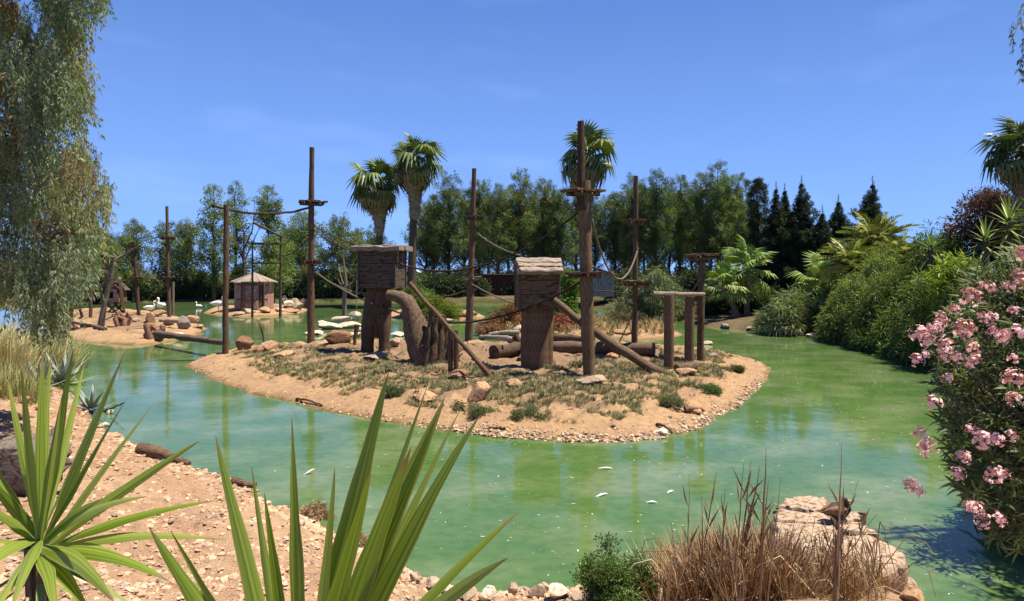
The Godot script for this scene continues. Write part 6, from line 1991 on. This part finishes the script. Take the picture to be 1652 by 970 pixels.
	for t in tips:
		var p: Vector3 = t[0]
		var out := (p - (root + Vector3(0, 1.2, 0))).normalized()
		var up := (out * 0.8 + Vector3(0, 0.5 if p.y > root.y + 0.9 else -0.15, 0) + ball() * 0.5).normalized()
		var u := up.cross(ball() + Vector3(0.01, 0, 0)).normalized()
		var j := R.randi_range(0, 2)
		WT[j].append(Transform3D(Basis(u, up, u.cross(up)).scaled(Vector3.ONE * rnd(0.5, 0.8)), p))
		WC[j].append(vary(Color(0.10, 0.135, 0.055) if R.randf() < 0.6 else Color(0.19, 0.24, 0.085), 0.3))
		if R.randf() < 0.5:
			var m: Vector3 = root.lerp(p, 0.55) + Vector3(0, 0.25, 0) + ball() * 0.1
			stems.tube([root + ball() * 0.12, m, p], [0.014, 0.009, 0.004], 5, null, 0, false)
	part(stems, "stems", M.trunk_pale, o)
	for j in 3: many("leaves", K.whorl[j], M.leaf_thin, o, WT[j], WC[j], "stuff")
	for q in [[1502, 538], [1482, 546], [1480, 578], [1494, 572], [1526, 512], [1545, 500], [1562, 478], [1586, 506], [1604, 512], [1556, 528], [1566, 540], [1530, 556], [1544, 572], [1518, 568], [1580, 588], [1568, 582], [1600, 548], [1612, 545], [1632, 468], [1646, 462], [1650, 448], [1640, 530], [1634, 582], [1530, 610], [1510, 655], [1488, 708], [1498, 716], [1484, 722], [1548, 738], [1556, 746], [1572, 702], [1584, 708], [1610, 706], [1624, 700], [1620, 770], [1612, 776], [1474, 782], [1478, 794], [1560, 822], [1574, 830], [1586, 834], [1602, 842], [1638, 640], [1545, 770], [1520, 530], [1645, 610], [1592, 470], [1650, 415], [1560, 560], [1505, 556], [1635, 500]]:
		var d := rnd(2.85, 3.15)
		var j := R.randi_range(0, 2)
		var tilt := Basis.from_euler(Vector3(rnd(-0.1, 0.8), rnd(0, TAU), rnd(-0.5, 0.5)))
		piece(K.blossom[j], "flower_head", M.petal_pink, o, Transform3D(tilt.scaled(Vector3.ONE * rnd(0.4, 0.72)), P(q[0] + rnd(-8, 8), q[1] + rnd(-8, 8), d)))
	# a second, darker bush behind it
	base = ground_at(1840, 7.4)
	shrub("oleander", "dark oleander without flowers behind the flowering one, at the right edge", "oleander", base, Vector3(1.5, 5.0, 1.5), 1300, K.bamboo, Color(0.09, 0.125, 0.045), {"leaf": M.leaf_thin, "size": 0.75})
	base = ground_at(2000, 9.5)
	shrub("leafy_shrub", "tall dark shrub outside the right edge shading the water", "shrub", base, Vector3(2.2, 5.0, 2.0), 900, K.bamboo, Color(0.055, 0.085, 0.03), {"leaf": M.leaf_thin, "size": 0.9})

	# what floats: feathers singly, leaf litter together
	k = 0
	for q in [[500, 765, 0.16, "white curled feather floating left of the middle yucca leaves"], [978, 757, 0.22, "long white feather floating right of the island's front"], [1052, 812, 0.14, "white feather floating below the long one"], [1082, 795, 0.10, "small white feather floating left of the reeds"], [972, 800, 0.18, "pale pinkish feather floating on the water before the reeds"]]:
		var p := W(q[0], q[1], 0.0)
		var f := thing("feather", q[3], "feather", Vector3(p.x, 0.006, p.y), "feathers floating on the water")
		mb = MB.new()
		var a := rnd(-0.5, 0.5)
		var dir := Vector3(cos(a), 0, sin(a))
		mb.blade(f.position - dir * q[2] * 0.5, f.position + dir * q[2] * 0.5 + Vector3.UP * (0.07 if k == 0 else 0.015), Vector3(-dir.z, 0, dir.x), 0.055, Vector3(0, 0.02, 0), 8, 0.3, Color(1, 1, 1), Color(0.9, 0.88, 0.85))
		part(mb, "vane", M.feather, f)
		mb = MB.new()
		mb.tube([f.position - dir * q[2] * 0.65, f.position - dir * q[2] * 0.4], [0.003, 0.004], 5)
		part(mb, "quill", M.feather, f)
		k += 1
	var LT := []; var LC := []
	var lm := MB.new()
	lm.blade(Vector3(-0.5, 0, 0), Vector3(0.5, 0.02, 0), Vector3(0, 0, 1), 0.35, Vector3(0, 0.05, 0), 4, 0.2)
	for i in 12000:
		var x := rnd(-4.0, 12.0); var z := rnd(-22.0, -5.5)
		if sd(Vector2(x, z), pond) > -0.2 or sd(Vector2(x, z), isles[0].poly) < 0.15: continue
		var dens := 0.35 + 1.1 * bump.get_noise_2d(x * 0.45 + z * 0.3, z * 0.9) + 0.25 * smoothstep(-1.0, 3.0, x)
		if R.randf() > dens: continue
		var s := 0.01 + 0.055 * pow(R.randf(), 4.0)
		LT.append(Transform3D(yaw(s), Vector3(x, 0.004, z)))
		LC.append(vary([Color(0.36, 0.36, 0.26), Color(0.28, 0.30, 0.15), Color(0.22, 0.17, 0.10), Color(0.46, 0.46, 0.38)][R.randi_range(0, 3)], 0.25))
	var lit := many("leaf_litter", lm.mesh(), M.dry, self, LT, LC, "stuff")
	tag(lit, "bits of dry leaf and down scattered on the green water", "leaf litter")
